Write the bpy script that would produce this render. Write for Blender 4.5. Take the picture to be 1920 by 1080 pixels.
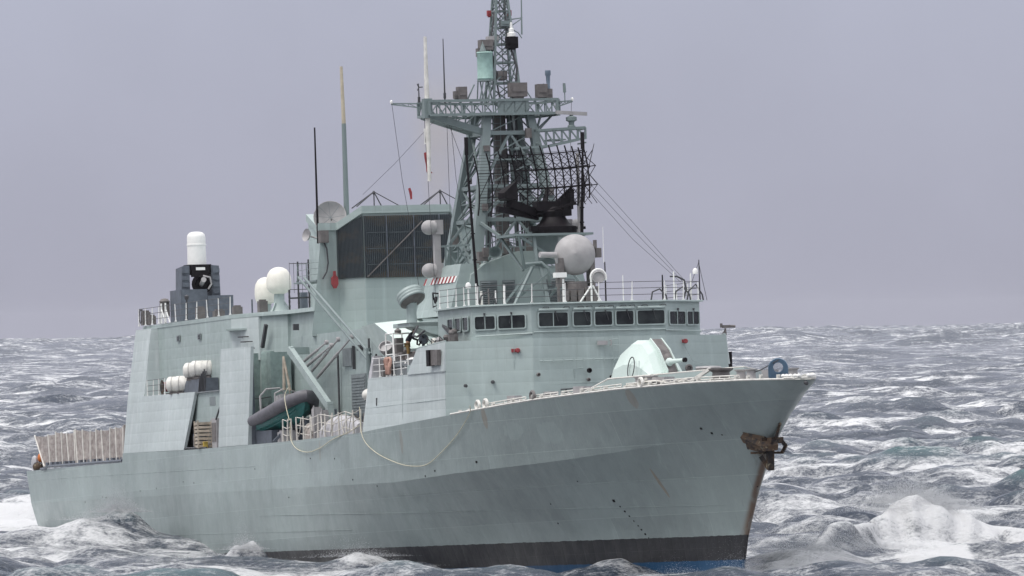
import bpy, bmesh, math, random
import numpy as np
from mathutils import Matrix, Vector
R = math.radians
for o in list(bpy.data.objects):
    bpy.data.objects.remove(o)
SC = bpy.context.scene
COL = SC.collection
random.seed(7)

# ------------------------------------------------------------------ camera
EYE = 12.85
cam_d = bpy.data.cameras.new('camera')
cam = bpy.data.objects.new('camera', cam_d)
COL.objects.link(cam)
cam_d.sensor_width = 36.0
cam_d.lens = 36.0 * 14950.0 / 1920.0
cam_d.clip_start = 1.0
cam_d.clip_end = 60000.0
tilt = math.atan((599.6 - 540.0) / 14950.0)
rollc = math.atan(0.0151)
fw = Vector((0, math.cos(tilt), math.sin(tilt)))
up0 = Vector((0, -math.sin(tilt), math.cos(tilt)))
rt0 = Vector((1, 0, 0))
rt = rt0 * math.cos(rollc) - up0 * math.sin(rollc)
upv = rt0 * math.sin(rollc) + up0 * math.cos(rollc)
cm = Matrix((rt, upv, -fw)).transposed().to_4x4()
cm.translation = Vector((0, 0, EYE))
cam.matrix_world = cm
SC.camera = cam

# ------------------------------------------------------------------ world: overcast storm sky
W = bpy.data.worlds.new('World')
SC.world = W
W.use_nodes = True
nt = W.node_tree
nt.nodes.clear()
SUN_EL, SUN_AZ = R(62), R(240)          # azimuth clockwise from +Y
sky = nt.nodes.new('ShaderNodeTexSky')
sky.sky_type = 'NISHITA'
sky.sun_disc = False
sky.sun_elevation = SUN_EL
sky.sun_rotation = SUN_AZ
sky.dust_density = 6.0
sky.air_density = 1.5
tc = nt.nodes.new('ShaderNodeTexCoord')
sep = nt.nodes.new('ShaderNodeSeparateXYZ')
nt.links.new(tc.outputs['Generated'], sep.inputs[0])
ramp = nt.nodes.new('ShaderNodeValToRGB')      # overcast dome: brighter towards the zenith
cr = ramp.color_ramp
cr.elements[0].position = 0.0
cr.elements[0].color = (0.345, 0.346, 0.420, 1)
cr.elements[1].position = 1.0
cr.elements[1].color = (1.30, 1.32, 1.36, 1)
e = cr.elements.new(0.045); e.color = (0.402, 0.420, 0.516, 1)
e = cr.elements.new(0.35); e.color = (0.72, 0.74, 0.81, 1)
nt.links.new(sep.outputs[2], ramp.inputs[0])
# very soft cloud mottling over the whole dome
ncl = nt.nodes.new('ShaderNodeTexNoise')
ncl.inputs['Scale'].default_value = 22.0
ncl.inputs['Detail'].default_value = 4.0
nt.links.new(tc.outputs['Generated'], ncl.inputs['Vector'])
mrc = nt.nodes.new('ShaderNodeMapRange')
mrc.inputs[1].default_value = 0.3; mrc.inputs[2].default_value = 0.7
mrc.inputs[3].default_value = 9.5; mrc.inputs[4].default_value = 10.5
nt.links.new(ncl.outputs[0], mrc.inputs[0])
vm = nt.nodes.new('ShaderNodeVectorMath'); vm.operation = 'SCALE'
nt.links.new(ramp.outputs[0], vm.inputs[0])
nt.links.new(mrc.outputs[0], vm.inputs['Scale'])
mx = nt.nodes.new('ShaderNodeMixRGB')
mx.inputs[0].default_value = 0.93
nt.links.new(sky.outputs[0], mx.inputs[1])
nt.links.new(vm.outputs[0], mx.inputs[2])
bg = nt.nodes.new('ShaderNodeBackground')
bg.inputs['Strength'].default_value = 0.1
nt.links.new(mx.outputs[0], bg.inputs['Color'])
wo = nt.nodes.new('ShaderNodeOutputWorld')
nt.links.new(bg.outputs[0], wo.inputs['Surface'])

# ------------------------------------------------------------------ sun behind thin cloud
sd = bpy.data.lights.new('sun', 'SUN')
sd.energy = 1.5
sd.angle = R(28)
sd.color = (1.0, 0.97, 0.93)
sun = bpy.data.objects.new('sun', sd)
COL.objects.link(sun)
sdir = Vector((math.sin(SUN_AZ) * math.cos(SUN_EL), math.cos(SUN_AZ) * math.cos(SUN_EL), math.sin(SUN_EL)))
sun.rotation_euler = sdir.to_track_quat('Z', 'Y').to_euler()
sun.location = (0, 0, 80)

SC.view_settings.view_transform = 'Standard'
SC.view_settings.look = 'None'
SC.view_settings.exposure = 0.27
SC.view_settings.gamma = 1.0

# ------------------------------------------------------------------ ship frame: x forward from the bow tip, y to port, z up
TH = math.atan2(-math.cos(R(16.7)), math.sin(R(16.7)))
PX = -67.0
SHIP_R = Matrix.Rotation(TH, 4, 'Z') @ Matrix.Rotation(-R(1.66), 4, 'Y') @ Matrix.Rotation(R(0.5), 4, 'X')
PIV = Vector((14.49, 383.0, 0)) + Matrix.Rotation(TH, 3, 'Z') @ Vector((PX, 0, 0))
SHIP = Matrix.Translation(PIV) @ SHIP_R @ Matrix.Translation(Vector((-PX, 0, 0)))

# ------------------------------------------------------------------ materials
def nodes_of(name):
    m = bpy.data.materials.new(name)
    m.use_nodes = True
    t = m.node_tree
    return m, t, t.nodes['Principled BSDF']

def N(t, typ, **k):
    n = t.nodes.new(typ)
    for a, v in k.items():
        setattr(n, a, v)
    return n

def math_n(t, op, a, b=None, c=None, clamp=False):
    n = t.nodes.new('ShaderNodeMath'); n.operation = op; n.use_clamp = clamp
    for i, v in enumerate((a, b, c)):
        if v is None: continue
        if isinstance(v, (int, float)): n.inputs[i].default_value = v
        else: t.links.new(v, n.inputs[i])
    return n.outputs[0]

def mix_c(t, f, a, b, mode='MIX'):
    n = t.nodes.new('ShaderNodeMixRGB'); n.blend_type = mode
    for i, v in enumerate((f, a, b)):
        if isinstance(v, (int, float)): n.inputs[i].default_value = v
        elif isinstance(v, tuple): n.inputs[i].default_value = (v + (1,))[:4]
        else: t.links.new(v, n.inputs[i])
    return n.outputs[0]

def noise(t, vec, scale, detail=4, rough=0.55, sc=None, loc=None):
    if sc or loc:
        mp = t.nodes.new('ShaderNodeMapping')
        if sc: mp.inputs['Scale'].default_value = sc
        if loc: mp.inputs['Location'].default_value = loc
        t.links.new(vec, mp.inputs['Vector']); vec = mp.outputs[0]
    n = t.nodes.new('ShaderNodeTexNoise')
    n.inputs['Scale'].default_value = scale
    n.inputs['Detail'].default_value = detail
    n.inputs['Roughness'].default_value = rough
    t.links.new(vec, n.inputs['Vector'])
    return n.outputs[0]

def ramp_n(t, v, lo, hi, a=0.0, b=1.0):
    n = t.nodes.new('ShaderNodeMapRange'); n.interpolation_type = 'SMOOTHSTEP'
    t.links.new(v, n.inputs[0])
    n.inputs[1].default_value = lo; n.inputs[2].default_value = hi
    n.inputs[3].default_value = a; n.inputs[4].default_value = b
    return n.outputs[0]

def simple(name, col, rough=0.55, metal=0.0, var=0.12, scale=3.0, spec=0.5, bump=0.0):
    m, t, b = nodes_of(name)
    c = N(t, 'ShaderNodeTexCoord').outputs['Object']
    n = noise(t, c, scale, 5)
    f = ramp_n(t, n, 0.3, 0.7)
    lo = tuple(x * (1 - var) for x in col); hi = tuple(min(1, x * (1 + var)) for x in col)
    t.links.new(mix_c(t, f, lo, hi), b.inputs['Base Color'])
    b.inputs['Roughness'].default_value = rough
    b.inputs['Metallic'].default_value = metal
    b.inputs['Specular IOR Level'].default_value = spec
    if bump:
        bn = N(t, 'ShaderNodeBump'); bn.inputs['Strength'].default_value = bump; bn.inputs['Distance'].default_value = 0.03
        t.links.new(noise(t, c, scale * 4, 4), bn.inputs['Height']); t.links.new(bn.outputs[0], b.inputs['Normal'])
    return m

def paint(name, col, streak=0.35, plate=True, rough=0.42, dish=0.25, dirt=0.5):
    """weathered naval paint: blotches, vertical salt and grime streaks, plating that is slightly dished between frames"""
    m, t, b = nodes_of(name)
    c = N(t, 'ShaderNodeTexCoord').outputs['Object']
    big = noise(t, c, 0.22, 5)
    mid = noise(t, c, 1.7, 5)
    st = noise(t, c, 1.0, 4, 0.6, sc=(1.9, 1.9, 0.10))
    st2 = noise(t, c, 1.0, 3, 0.6, sc=(5.0, 5.0, 0.22), loc=(3, 7, 1))
    base = mix_c(t, ramp_n(t, big, 0.3, 0.7), tuple(x * 0.90 for x in col), tuple(x * 1.06 for x in col))
    base = mix_c(t, ramp_n(t, mid, 0.35, 0.75, 0, 0.30), base, tuple(x * 0.84 for x in col))
    pale = tuple(min(0.75, x * 1.35 + 0.05) for x in col)
    base = mix_c(t, ramp_n(t, st, 0.52, 0.78, 0, streak), base, pale)
    base = mix_c(t, ramp_n(t, st2, 0.60, 0.80, 0, dirt * 0.55), base, (col[0] * 0.55, col[1] * 0.52, col[2] * 0.48))
    t.links.new(base, b.inputs['Base Color'])
    b.inputs['Roughness'].default_value = rough
    t.links.new(ramp_n(t, mid, 0.3, 0.7, rough - 0.08, rough + 0.14), b.inputs['Roughness'])
    if plate:
        sx = N(t, 'ShaderNodeSeparateXYZ'); t.links.new(c, sx.inputs[0])
        h1 = math_n(t, 'ABSOLUTE', math_n(t, 'SINE', math_n(t, 'MULTIPLY', sx.outputs[2], math.pi / 0.62)))
        h2 = math_n(t, 'ABSOLUTE', math_n(t, 'SINE', math_n(t, 'MULTIPLY', math_n(t, 'ADD', sx.outputs[0], sx.outputs[1]), math.pi / 0.75)))
        hh = math_n(t, 'ADD', math_n(t, 'POWER', h1, 0.35), math_n(t, 'POWER', h2, 0.4))
        hh = math_n(t, 'ADD', hh, math_n(t, 'MULTIPLY', noise(t, c, 0.9, 3), 2.2))
        bn = N(t, 'ShaderNodeBump'); bn.inputs['Strength'].default_value = dish; bn.inputs['Distance'].default_value = 0.06
        t.links.new(hh, bn.inputs['Height']); t.links.new(bn.outputs[0], b.inputs['Normal'])
    return m

GREY = (0.365, 0.432, 0.418)
M = {}
M['paint'] = paint('weathered_grey_paint', GREY, dish=0.16)
M['paler'] = paint('paler_grey_paint', (0.50, 0.555, 0.55), streak=0.5, dish=0.16, dirt=0.3)  # paler mix of the grey for side screens and plating
M['paintmast'] = paint('mast_grey_paint', (0.20, 0.245, 0.243), streak=0.2, plate=False)
M['mint'] = paint('pale_green_paint', (0.64, 0.74, 0.69), streak=0.2, plate=False, dirt=0.3)
M['deck'] = simple('deck_paint', (0.20, 0.215, 0.225), 0.7, scale=1.3, var=0.25)
M['white'] = simple('white_paint', (0.86, 0.85, 0.82), 0.45, var=0.03, scale=4)
M['cream'] = simple('cream_dome', (0.82, 0.79, 0.71), 0.45, var=0.05, scale=3)
M['offwhite'] = simple('offwhite_paint', (0.70, 0.68, 0.63), 0.5, var=0.14, scale=3)
M['radome'] = simple('radome_grey', (0.37, 0.355, 0.355), 0.5, var=0.10, scale=2)
M['brown'] = simple('brown_grey_housing', (0.15, 0.135, 0.13), 0.6, var=0.2)
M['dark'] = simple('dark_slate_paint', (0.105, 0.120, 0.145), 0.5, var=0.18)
M['black'] = simple('black_antenna', (0.010, 0.008, 0.010), 0.6, var=0.3, spec=0.2)
M['wire'] = simple('dark_wire', (0.06, 0.06, 0.065), 0.6)
M['rust'] = simple('rusty_steel', (0.10, 0.06, 0.035), 0.8, var=0.7, scale=2.5, bump=0.4)
t = M['rust'].node_tree; b = t.nodes['Principled BSDF']; c = N(t, 'ShaderNodeTexCoord').outputs['Object']
rc = mix_c(t, ramp_n(t, noise(t, c, 2.0, 6, .65), .42, .58), (0.014, 0.011, 0.011), (0.075, 0.045, 0.025))
rc = mix_c(t, ramp_n(t, noise(t, c, 3.1, 5, .6, loc=(4, 1, 2)), .56, .68), rc, (0.28, 0.24, 0.165))
t.links.new(rc, b.inputs['Base Color'])
M['blue'] = simple('blue_fairlead_paint', (0.07, 0.125, 0.19), 0.5)
M['teal'] = simple('boat_hull_teal', (0.03, 0.19, 0.175), 0.35, var=0.15)
M['rubber'] = simple('grey_boat_tube', (0.13, 0.125, 0.14), 0.55, var=0.15)
M['ropew'] = simple('white_rope', (0.60, 0.57, 0.52), 0.8)
M['ropey'] = simple('yellow_rope', (0.60, 0.56, 0.42), 0.8)
M['canvas'] = simple('canvas', (0.37, 0.325, 0.30), 0.85, var=0.25, scale=2, bump=0.3)
M['tarp'] = simple('pale_tarp', (0.46, 0.45, 0.47), 0.7, var=0.2, scale=2, bump=0.5)
M['orange'] = simple('orange_cloth', (0.50, 0.14, 0.03), 0.8)
M['pink'] = simple('faded_hose', (0.48, 0.29, 0.23), 0.8, var=0.25)
M['red'] = simple('red_paint', (0.30, 0.045, 0.05), 0.6)
M['grate'] = simple('grey_louvre', (0.20, 0.225, 0.23), 0.6)
M['tan'] = simple('tan_wood', (0.42, 0.36, 0.29), 0.8, var=0.3)
M['yellow'] = simple('yellow_paint', (0.55, 0.40, 0.08), 0.6)
M['ochre'] = simple('ochre_fibreglass', (0.50, 0.44, 0.33), 0.6)
M['green'] = simple('locker_green', (0.23, 0.30, 0.285), 0.5, var=0.15)
M['skin'] = simple('skin', (0.42, 0.25, 0.18), 0.6)
M['navy'] = simple('black_jacket', (0.018, 0.018, 0.026), 0.85)
M['khaki'] = simple('ochre_trousers', (0.24, 0.15, 0.05), 0.85)
g, t, b = nodes_of('bridge_glass')
b.inputs['Base Color'].default_value = (0.012, 0.018, 0.020, 1); b.inputs['Roughness'].default_value = 0.12; b.inputs['Specular IOR Level'].default_value = 0.32
tcg = N(t, 'ShaderNodeTexCoord').outputs['Object']
t.links.new(mix_c(t, ramp_n(t, noise(t, tcg, 1.3, 4), 0.35, 0.7), (0.008, 0.010, 0.012), (0.035, 0.042, 0.042)), b.inputs['Base Color'])
M['glass'] = g

# ------------------------------------------------------------------ mesh builder
def basis(d):
    d = Vector(d).normalized()
    a = Vector((0, 0, 1)) if abs(d.z) < 0.95 else Vector((1, 0, 0))
    u = d.cross(a).normalized(); v = u.cross(d).normalized()
    return d, u, v

class MB:
    def __init__(s): s.v = []; s.f = []; s.sm = []
    def add(s, vs, fs, smooth=False):
        k = len(s.v); s.v += [tuple(p) for p in vs]
        s.f += [tuple(i + k for i in f) for f in fs]; s.sm += [smooth] * len(fs)
        return s
    def box(s, c, size, rot=None):
        hx, hy, hz = (q / 2 for q in size)
        vs = [Vector((x, y, z)) for x in (-hx, hx) for y in (-hy, hy) for z in (-hz, hz)]
        if rot is not None: vs = [rot @ p for p in vs]
        c = Vector(c)
        return s.add([p + c for p in vs], [(0, 1, 3, 2), (4, 6, 7, 5), (0, 4, 5, 1), (2, 3, 7, 6), (0, 2, 6, 4), (1, 5, 7, 3)])
    def bb(s, a, b):
        return s.box([(p + q) / 2 for p, q in zip(a, b)], [abs(q - p) for p, q in zip(a, b)])
    def bar(s, p, q, w, h=None):
        h = h or w; p = Vector(p); q = Vector(q); d, u, v = basis(q - p)
        ring = [u * w / 2 + v * h / 2, -u * w / 2 + v * h / 2, -u * w / 2 - v * h / 2, u * w / 2 - v * h / 2]
        return s.add([p + r for r in ring] + [q + r for r in ring], [(0, 1, 5, 4), (1, 2, 6, 5), (2, 3, 7, 6), (3, 0, 4, 7), (3, 2, 1, 0), (4, 5, 6, 7)])
    def tube(s, p, q, r1, r2=None, n=8):
        return s.path([p, q], [r1, r1 if r2 is None else r2], n)
    def path(s, pts, r, n=6, closed=False):
        pts = [Vector(p) for p in pts]; m = len(pts)
        rs = r if isinstance(r, (list, tuple)) else [r] * m
        vs = []; u0 = None
        for i, p in enumerate(pts):
            a = pts[(i - 1) % m] if (i > 0 or closed) else p
            b_ = pts[(i + 1) % m] if (i < m - 1 or closed) else p
            d, u, v = basis(b_ - a)
            if u0 is not None:
                u = (u0 - d * u0.dot(d)).normalized() if (u0 - d * u0.dot(d)).length > 1e-4 else u
                v = u.cross(d).normalized()
            u0 = u
            for k in range(n):
                t_ = 2 * math.pi * k / n
                vs.append(p + (u * math.cos(t_) + v * math.sin(t_)) * rs[i])
        fs = []
        for i in range(m if closed else m - 1):
            j = (i + 1) % m
            for k in range(n):
                l = (k + 1) % n
                fs.append((i * n + k, i * n + l, j * n + l, j * n + k))
        s.add(vs, fs, True)
        if not closed:
            s.add(vs[:n], [tuple(range(n))[::-1]]); s.add(vs[-n:], [tuple(range(n))])
        return s
    def lathe(s, prof, c=(0, 0, 0), axis=(0, 0, 1), n=20, smooth=True):
        d, u, v = basis(axis); c = Vector(c); vs = []
        for r, h in prof:
            for k in range(n):
                t_ = 2 * math.pi * k / n
                vs.append(c + d * h + (u * math.cos(t_) + v * math.sin(t_)) * max(r, 1e-4))
        fs = []
        for i in range(len(prof) - 1):
            for k in range(n):
                l = (k + 1) % n
                fs.append((i * n + k, i * n + l, (i + 1) * n + l, (i + 1) * n + k))
        s.add(vs, fs, smooth)
        s.add(vs[:n], [tuple(range(n))[::-1]]); s.add(vs[-n:], [tuple(range(n))])
        return s
    def sphere(s, c, r, sq=(1, 1, 1), n=16, m=10):
        prof = [(r * math.sin(math.pi * i / m), -r * math.cos(math.pi * i / m)) for i in range(m + 1)]
        k = len(s.v); s.lathe(prof, (0, 0, 0), (0, 0, 1), n)
        for i in range(k, len(s.v)):
            p = s.v[i]; s.v[i] = (p[0] * sq[0] + c[0], p[1] * sq[1] + c[1], p[2] * sq[2] + c[2])
        return s
    def loft(s, rings, cap=True, smooth=False, close=True):
        n = len(rings[0]); vs = [Vector(p) for r in rings for p in r]; fs = []
        for i in range(len(rings) - 1):
            for k in range(n if close else n - 1):
                l = (k + 1) % n
                fs.append((i * n + k, i * n + l, (i + 1) * n + l, (i + 1) * n + k))
        s.add(vs, fs, smooth)
        if cap:
            s.add(rings[0], [tuple(range(n))[::-1]]); s.add(rings[-1], [tuple(range(n))])
        return s
    def prism(s, poly, off):
        off = Vector(off)
        return s.loft([[Vector(p) for p in poly], [Vector(p) + off for p in poly]])
    def lattice(s, a, b, c, d, n, w):
        """zig-zag web between chord a-b and chord c-d"""
        a, b, c, d = map(Vector, (a, b, c, d))
        for i in range(n):
            p = a.lerp(b, i / n); q = c.lerp(d, (i + 1) / n); p2 = a.lerp(b, (i + 1) / n)
            s.bar(p, q, w); s.bar(q, p2, w)
        return s
    def mesh(s, name):
        me = bpy.data.meshes.new(name)
        me.from_pydata([tuple(p) for p in s.v], [], s.f)
        me.polygons.foreach_set('use_smooth', s.sm)
        bm = bmesh.new(); bm.from_mesh(me); bmesh.ops.recalc_face_normals(bm, faces=bm.faces); bm.to_mesh(me); bm.free()
        me.update()
        if any(s.sm): me.set_sharp_from_angle(angle=R(38))
        return me
    def build(s, name, mat, parent=None, mw=None):
        me = s.mesh(name)
        me.materials.append(M[mat] if isinstance(mat, str) else mat)
        o = bpy.data.objects.new(name, me); COL.objects.link(o)
        if parent is not None: o.parent = parent
        if mw is not None: o.matrix_world = mw
        return o

def tag(o, label=None, cat=None, group=None, kind=None):
    if label: o['label'] = label
    if cat: o['category'] = cat
    if group: o['group'] = group
    if kind: o['kind'] = kind
    return o

def thing(name, label, cat, loc=(0, 0, 0), rot=(0, 0, 0), group=None):
    """an Empty standing on the ship at ship coordinates loc"""
    o = bpy.data.objects.new(name, None); COL.objects.link(o)
    o.empty_display_size = 0.3
    o.matrix_world = SHIP @ Matrix.Translation(Vector(loc)) @ Matrix.Rotation(rot[2], 4, 'Z') @ Matrix.Rotation(rot[1], 4, 'Y') @ Matrix.Rotation(rot[0], 4, 'X')
    return tag(o, label, cat, group)

def inst(me, name, parent, mat4):
    o = bpy.data.objects.new(name, me); COL.objects.link(o); o.parent = parent; o.matrix_local = mat4
    return o

def T(x, y, z): return Matrix.Translation(Vector((x, y, z)))
def RZ(a): return Matrix.Rotation(a, 4, 'Z')
# ================================================================== sea
REARTH = 7.4e6
def ocean_bands(Nn, L, wind, wdir, seed, bands, lmin):
    rng = np.random.default_rng(seed)
    k1 = 2 * np.pi * np.fft.fftfreq(Nn, L / Nn)
    kx, ky = np.meshgrid(k1, k1, indexing='ij')
    k = np.hypot(kx, ky); k[0, 0] = 1e-6
    Lw = wind * wind / 9.81
    cosf = (kx * math.cos(wdir) + ky * math.sin(wdir)) / k
    Pk = np.exp(-1 / (k * Lw) ** 2) / k ** 3.85 * (0.34 + 0.66 * cosf ** 2) * np.where(cosf < 0, 0.4, 1.0)
    Pk *= np.exp(-(k * lmin / (2 * np.pi)) ** 2); Pk[0, 0] = 0
    xi = (rng.standard_normal((Nn, Nn)) + 1j * rng.standard_normal((Nn, Nn))) * np.sqrt(Pk / 2)
    out = []; lam = 2 * np.pi / k
    tot = np.fft.ifft2(xi).real; sc = 1.0 / tot.std()
    for lo, hi in bands:
        s_ = xi * sc * ((lam >= lo) & (lam < hi))
        out.append((np.fft.ifft2(s_).real, np.fft.ifft2(-1j * kx / k * s_).real, np.fft.ifft2(-1j * ky / k * s_).real))
    s_ = xi * sc
    jxx = np.fft.ifft2(kx * kx / k * s_).real; jyy = np.fft.ifft2(ky * ky / k * s_).real; jxy = np.fft.ifft2(kx * ky / k * s_).real
    return out, (jxx, jyy, jxy)

def samp(a, x, y, L):
    n = a.shape[0]; u = (x / L * n) % n; v = (y / L * n) % n
    i = np.floor(u).astype(np.int64); j = np.floor(v).astype(np.int64)
    fu = (u - i).astype(np.float32); fv = (v - j).astype(np.float32)
    i %= n; j %= n; i2 = (i + 1) % n; j2 = (j + 1) % n
    return (a[i, j] * (1 - fu) + a[i2, j] * fu) * (1 - fv) + (a[i, j2] * (1 - fu) + a[i2, j2] * fu) * fv

def sstep(x, a, b):
    t_ = np.clip((x - a) / (b - a), 0, 1); return t_ * t_ * (3 - 2 * t_)

# rows: fine where the eye sees them, columns: fine over the view, coarse all the way round
ds = [15, 40, 80, 130, 190, 250, 300]
d = 330.0
while d < 15500:
    ds.append(d); d += min(max(d * d / EYE * 0.042e-3, 0.45), 26.0)
ds = np.array(ds)
ang = np.concatenate([np.linspace(-180, -40, 15)[:-1], np.linspace(-40, -7, 12)[:-1], np.linspace(-7, -4.4, 14)[:-1],
                      np.linspace(-4.4, 4.4, 640), np.linspace(4.4, 7, 14)[1:], np.linspace(7, 40, 12)[1:], np.linspace(40, 180, 15)[1:]])
ang = np.radians(ang)
dd, aa = np.meshgrid(ds, ang, indexing='ij')
PXs = (dd * np.sin(aa)).ravel(); PYs = (dd * np.cos(aa)).ravel(); D = dd.ravel()
rs = np.gradient(ds)[:, None] * np.ones_like(aa)
cs = np.gradient(ang)[None, :] * dd
spc = np.maximum(rs * 0.8, cs).ravel()

BANDS = [(55, 1e9), (20, 55), (7, 20), (0, 7)]
STD = [0.40, 0.46, 0.42, 0.25]          # standard deviation of each band in metres
WD = R(247)
o1, J1 = ocean_bands(1024, 410.0, 15.0, WD, 11, BANDS, 1.0)
o2, _ = ocean_bands(512, 1530.0, 17.0, WD + 0.35, 5, [(55, 1e9), (20, 55)], 9.0)
CH = 1.15
Zs = np.zeros_like(D); DX = np.zeros_like(D); DY = np.zeros_like(D)
for bi, (lo, hi) in enumerate(BANDS):
    lref = {0: 75, 1: 30, 2: 10, 3: 3.5}[bi]
    wgt = 1 - sstep(spc, lref * 0.5, lref * 1.2)
    k_ = STD[bi] / o1[bi][0].std()
    for arr, A in zip((Zs, DX, DY), o1[bi]):
        arr += samp(A, PXs, PYs, 410.0) * wgt * k_
    if bi < 2:
        c_, s_ = math.cos(0.3), math.sin(0.3)
        far = (0.7 + 2.6 * sstep(D, 1200, 5000)) * STD[bi] / o2[bi][0].std()
        for arr, A in zip((Zs, DX, DY), o2[bi]):
            arr += samp(A, PXs * c_ - PYs * s_, PXs * s_ + PYs * c_, 1530.0) * wgt * far
# folding of the surface, from the sum of the bands as used
def dgrid(a, ax): return (np.roll(a, -1, ax) - np.roll(a, 1, ax)) / (2 * 410.0 / 1024)
TXD = sum(o1[i][1] * STD[i] / o1[i][0].std() for i in range(4)); TYD = sum(o1[i][2] * STD[i] / o1[i][0].std() for i in range(4))
JT = (1 + CH * dgrid(TXD, 0)) * (1 + CH * dgrid(TYD, 1)) - (CH * dgrid(TXD, 1)) ** 2
# foam lingers up-wind of the fold: smear the map backwards along the wind
FT = np.clip((0.55 - JT) / 0.6, 0, 1)
acc = FT.copy(); px_per = 1024 / 410.0
for k in range(1, 14):
    sh = (int(round(-math.cos(WD) * k * 0.5 * px_per)), int(round(-math.sin(WD) * k * 0.5 * px_per)))
    acc = np.maximum(acc, np.roll(FT, sh, (0, 1)) * (1 - k / 14.0) * 0.8)
foam0 = samp(acc, PXs, PYs, 410.0)
0 and print('slope', np.hypot(dgrid(sum(o1[i][0] * STD[i] / o1[i][0].std() for i in range(4)), 0), 0).std(), 'foam cover', (acc > 0.3).mean(), 'J', JT.min(), JT.std())
# the vessel flattens the chop next to its side and pushes up a bow wave: distance to the hull's line
SI = SHIP.inverted()
lx = SI[0][0] * PXs + SI[0][1] * PYs + SI[0][3]
ly = SI[1][0] * PXs + SI[1][1] * PYs + SI[1][3]
ex = np.maximum(np.maximum(lx - 0, -136 - lx), 0); ey = np.maximum(np.abs(ly) - 8, 0)
dist = np.hypot(ex, ey)
att = 0.36 + 0.64 * sstep(dist, 4, 30)
Zs *= att; DX *= att; DY *= att
near_b = np.exp(-(np.abs(lx + 52) / 33) ** 4) * np.exp(-(np.maximum(np.abs(ly) - 7, 0) / 22) ** 2)
Zs -= 0.95 * near_b
Zs += 0.42 * np.exp(-((lx + 4) / 16) ** 2) * np.exp(-(ly / 12) ** 2)
FO = np.zeros_like(D)
# ragged modulation for crests, from the short bands at other scales
RAG = 1 + 0.22 * samp(o1[2][0] / o1[2][0].std(), PXs * 3.1 + 50, PYs * 1.3 + 20, 410.0) + 0.10 * samp(o1[3][0] / o1[3][0].std(), PXs * 2.3, PYs * 1.1, 410.0)
RAG = np.clip(RAG, 0.45, 1.6)
def ridge(pts, front, back, foam_lip, foam_face):
    """a long breaking crest along a curve of (x, y, height, whiteness): steep near face, long back"""
    global Zs, FO, DY
    sel = np.where((PXs > 8) & (PXs < 36) & (PYs > 395) & (PYs < 490))[0]
    x, y = PXs[sel], PYs[sel]
    gx = np.linspace(pts[0][0] - 3, pts[-1][0] + 3, 400); ker = np.hanning(41); ker /= ker.sum()
    def sm(i): return np.convolve(np.pad(np.interp(gx, [p[0] for p in pts], [p[i] for p in pts]), 20, 'edge'), ker, 'valid')
    yc = np.interp(x, gx, sm(1)); hh = np.interp(x, gx, sm(2)); ww = np.interp(x, gx, sm(3))
    wob = 0.5 * np.sin(x * 1.9) + 0.3 * np.sin(x * 4.7 + 1)
    v = y - yc - wob; best = np.abs(v); sg_ = np.tanh(v / .4)
    mx_ = (sg_ + 1) / 2; prof = (1 - mx_) * np.exp(-(best / front) ** 1.4) + mx_ * np.exp(-(best / back) ** 2)
    rg = RAG[sel]; Zs[sel] += hh * prof * (0.8 + 0.2 * rg)
    DY[sel] -= 0.5 * hh * prof
    lip = np.exp(-(best / 1.1) ** 2); face = np.where(sg_ < 0, np.exp(-(best / (front * 1.6)) ** 2), np.exp(-(best / 2.5) ** 2))
    FO[sel] += (foam_lip * lip * np.clip(hh, 0, 1) + foam_face * ww * face) * np.clip(0.35 + 0.65 * rg, .2, 1.3)
def bump(px, py, sx, sy, h, foam, rot=0.0, skew=0.0, thr=0.25):
    """a breaking crest: ridge across the eye with a steep near face"""
    global Zs, FO, DY
    c_, s_ = math.cos(rot), math.sin(rot)
    u = (PXs - px) * c_ + (PYs - py) * s_; v = -(PXs - px) * s_ + (PYs - py) * c_
    rag = RAG
    syv = np.where(v < 0, sy * 0.55, sy * 1.3)
    g_ = np.exp(-np.abs(u / sx) ** 2.6 - (v / syv) ** 2)
    Zs = Zs + h * g_ * rag
    DY = DY - skew * g_
    FO = FO + foam * sstep(g_ * rag, thr, thr + 0.45)
# big breaker off the port bow, its shoulders and apron
ridge([(11.5, 412, .5, .0), (15.0, 424, 1.0, .0), (18.2, 436, 1.7, .05), (19.6, 442, 2.0, .1), (21.2, 446, 2.5, 1.1), (23.0, 447.5, 2.6, 1.5), (24.4, 447.5, 2.3, 1.1), (25.8, 446.5, 1.4, .25), (29.5, 444, 1.0, .1), (33, 443, .6, .0)], 3.6, 7.0, .55, .8)
bump(22.6, 430, 2.2, 16.0, 0.3, 0.9, 0, 0, 0.25)
bump(21.2, 408, 2.2, 14.0, 0.3, 1.0, 0, 0, 0.25)
bump(15.2, 401, 3.0, 10.0, 0.5, 0.65, 0.1, 0.4, 0.3)
# slap against the ship's side and a second crest further forward
bump(-23.2, 468, 1.5, 2.2, 1.7, 0.8, 0.1, 0.4, 0.72)
bump(-25.6, 465, 3.6, 4.0, 0.8, 0.25, 0.1, 0.3, 0.5)
bump(-14.9, 441, 1.1, 2.0, 1.55, 0.9, 0.1, 0.3, 0.5)
bump(-17.2, 438, 3.4, 4.0, 0.95, 0.6, 0.1, 0.3, 0.45)
bump(-8.0, 423, 2.2, 2.5, 0.55, 0.7, 0.0, 0.3, 0.35)
bump(4.6, 402, 2.2, 3.0, 0.6, 0.5, 0.0, 0.2, 0.45)
bump(9.5, 395, 3.0, 2.5, 0.30, 1.0, 0.0, 0.2, 0.25)
bump(14.2, 396, 1.8, 5.0, 0.45, 1.0, 0.0, 0.2, 0.25)
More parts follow.
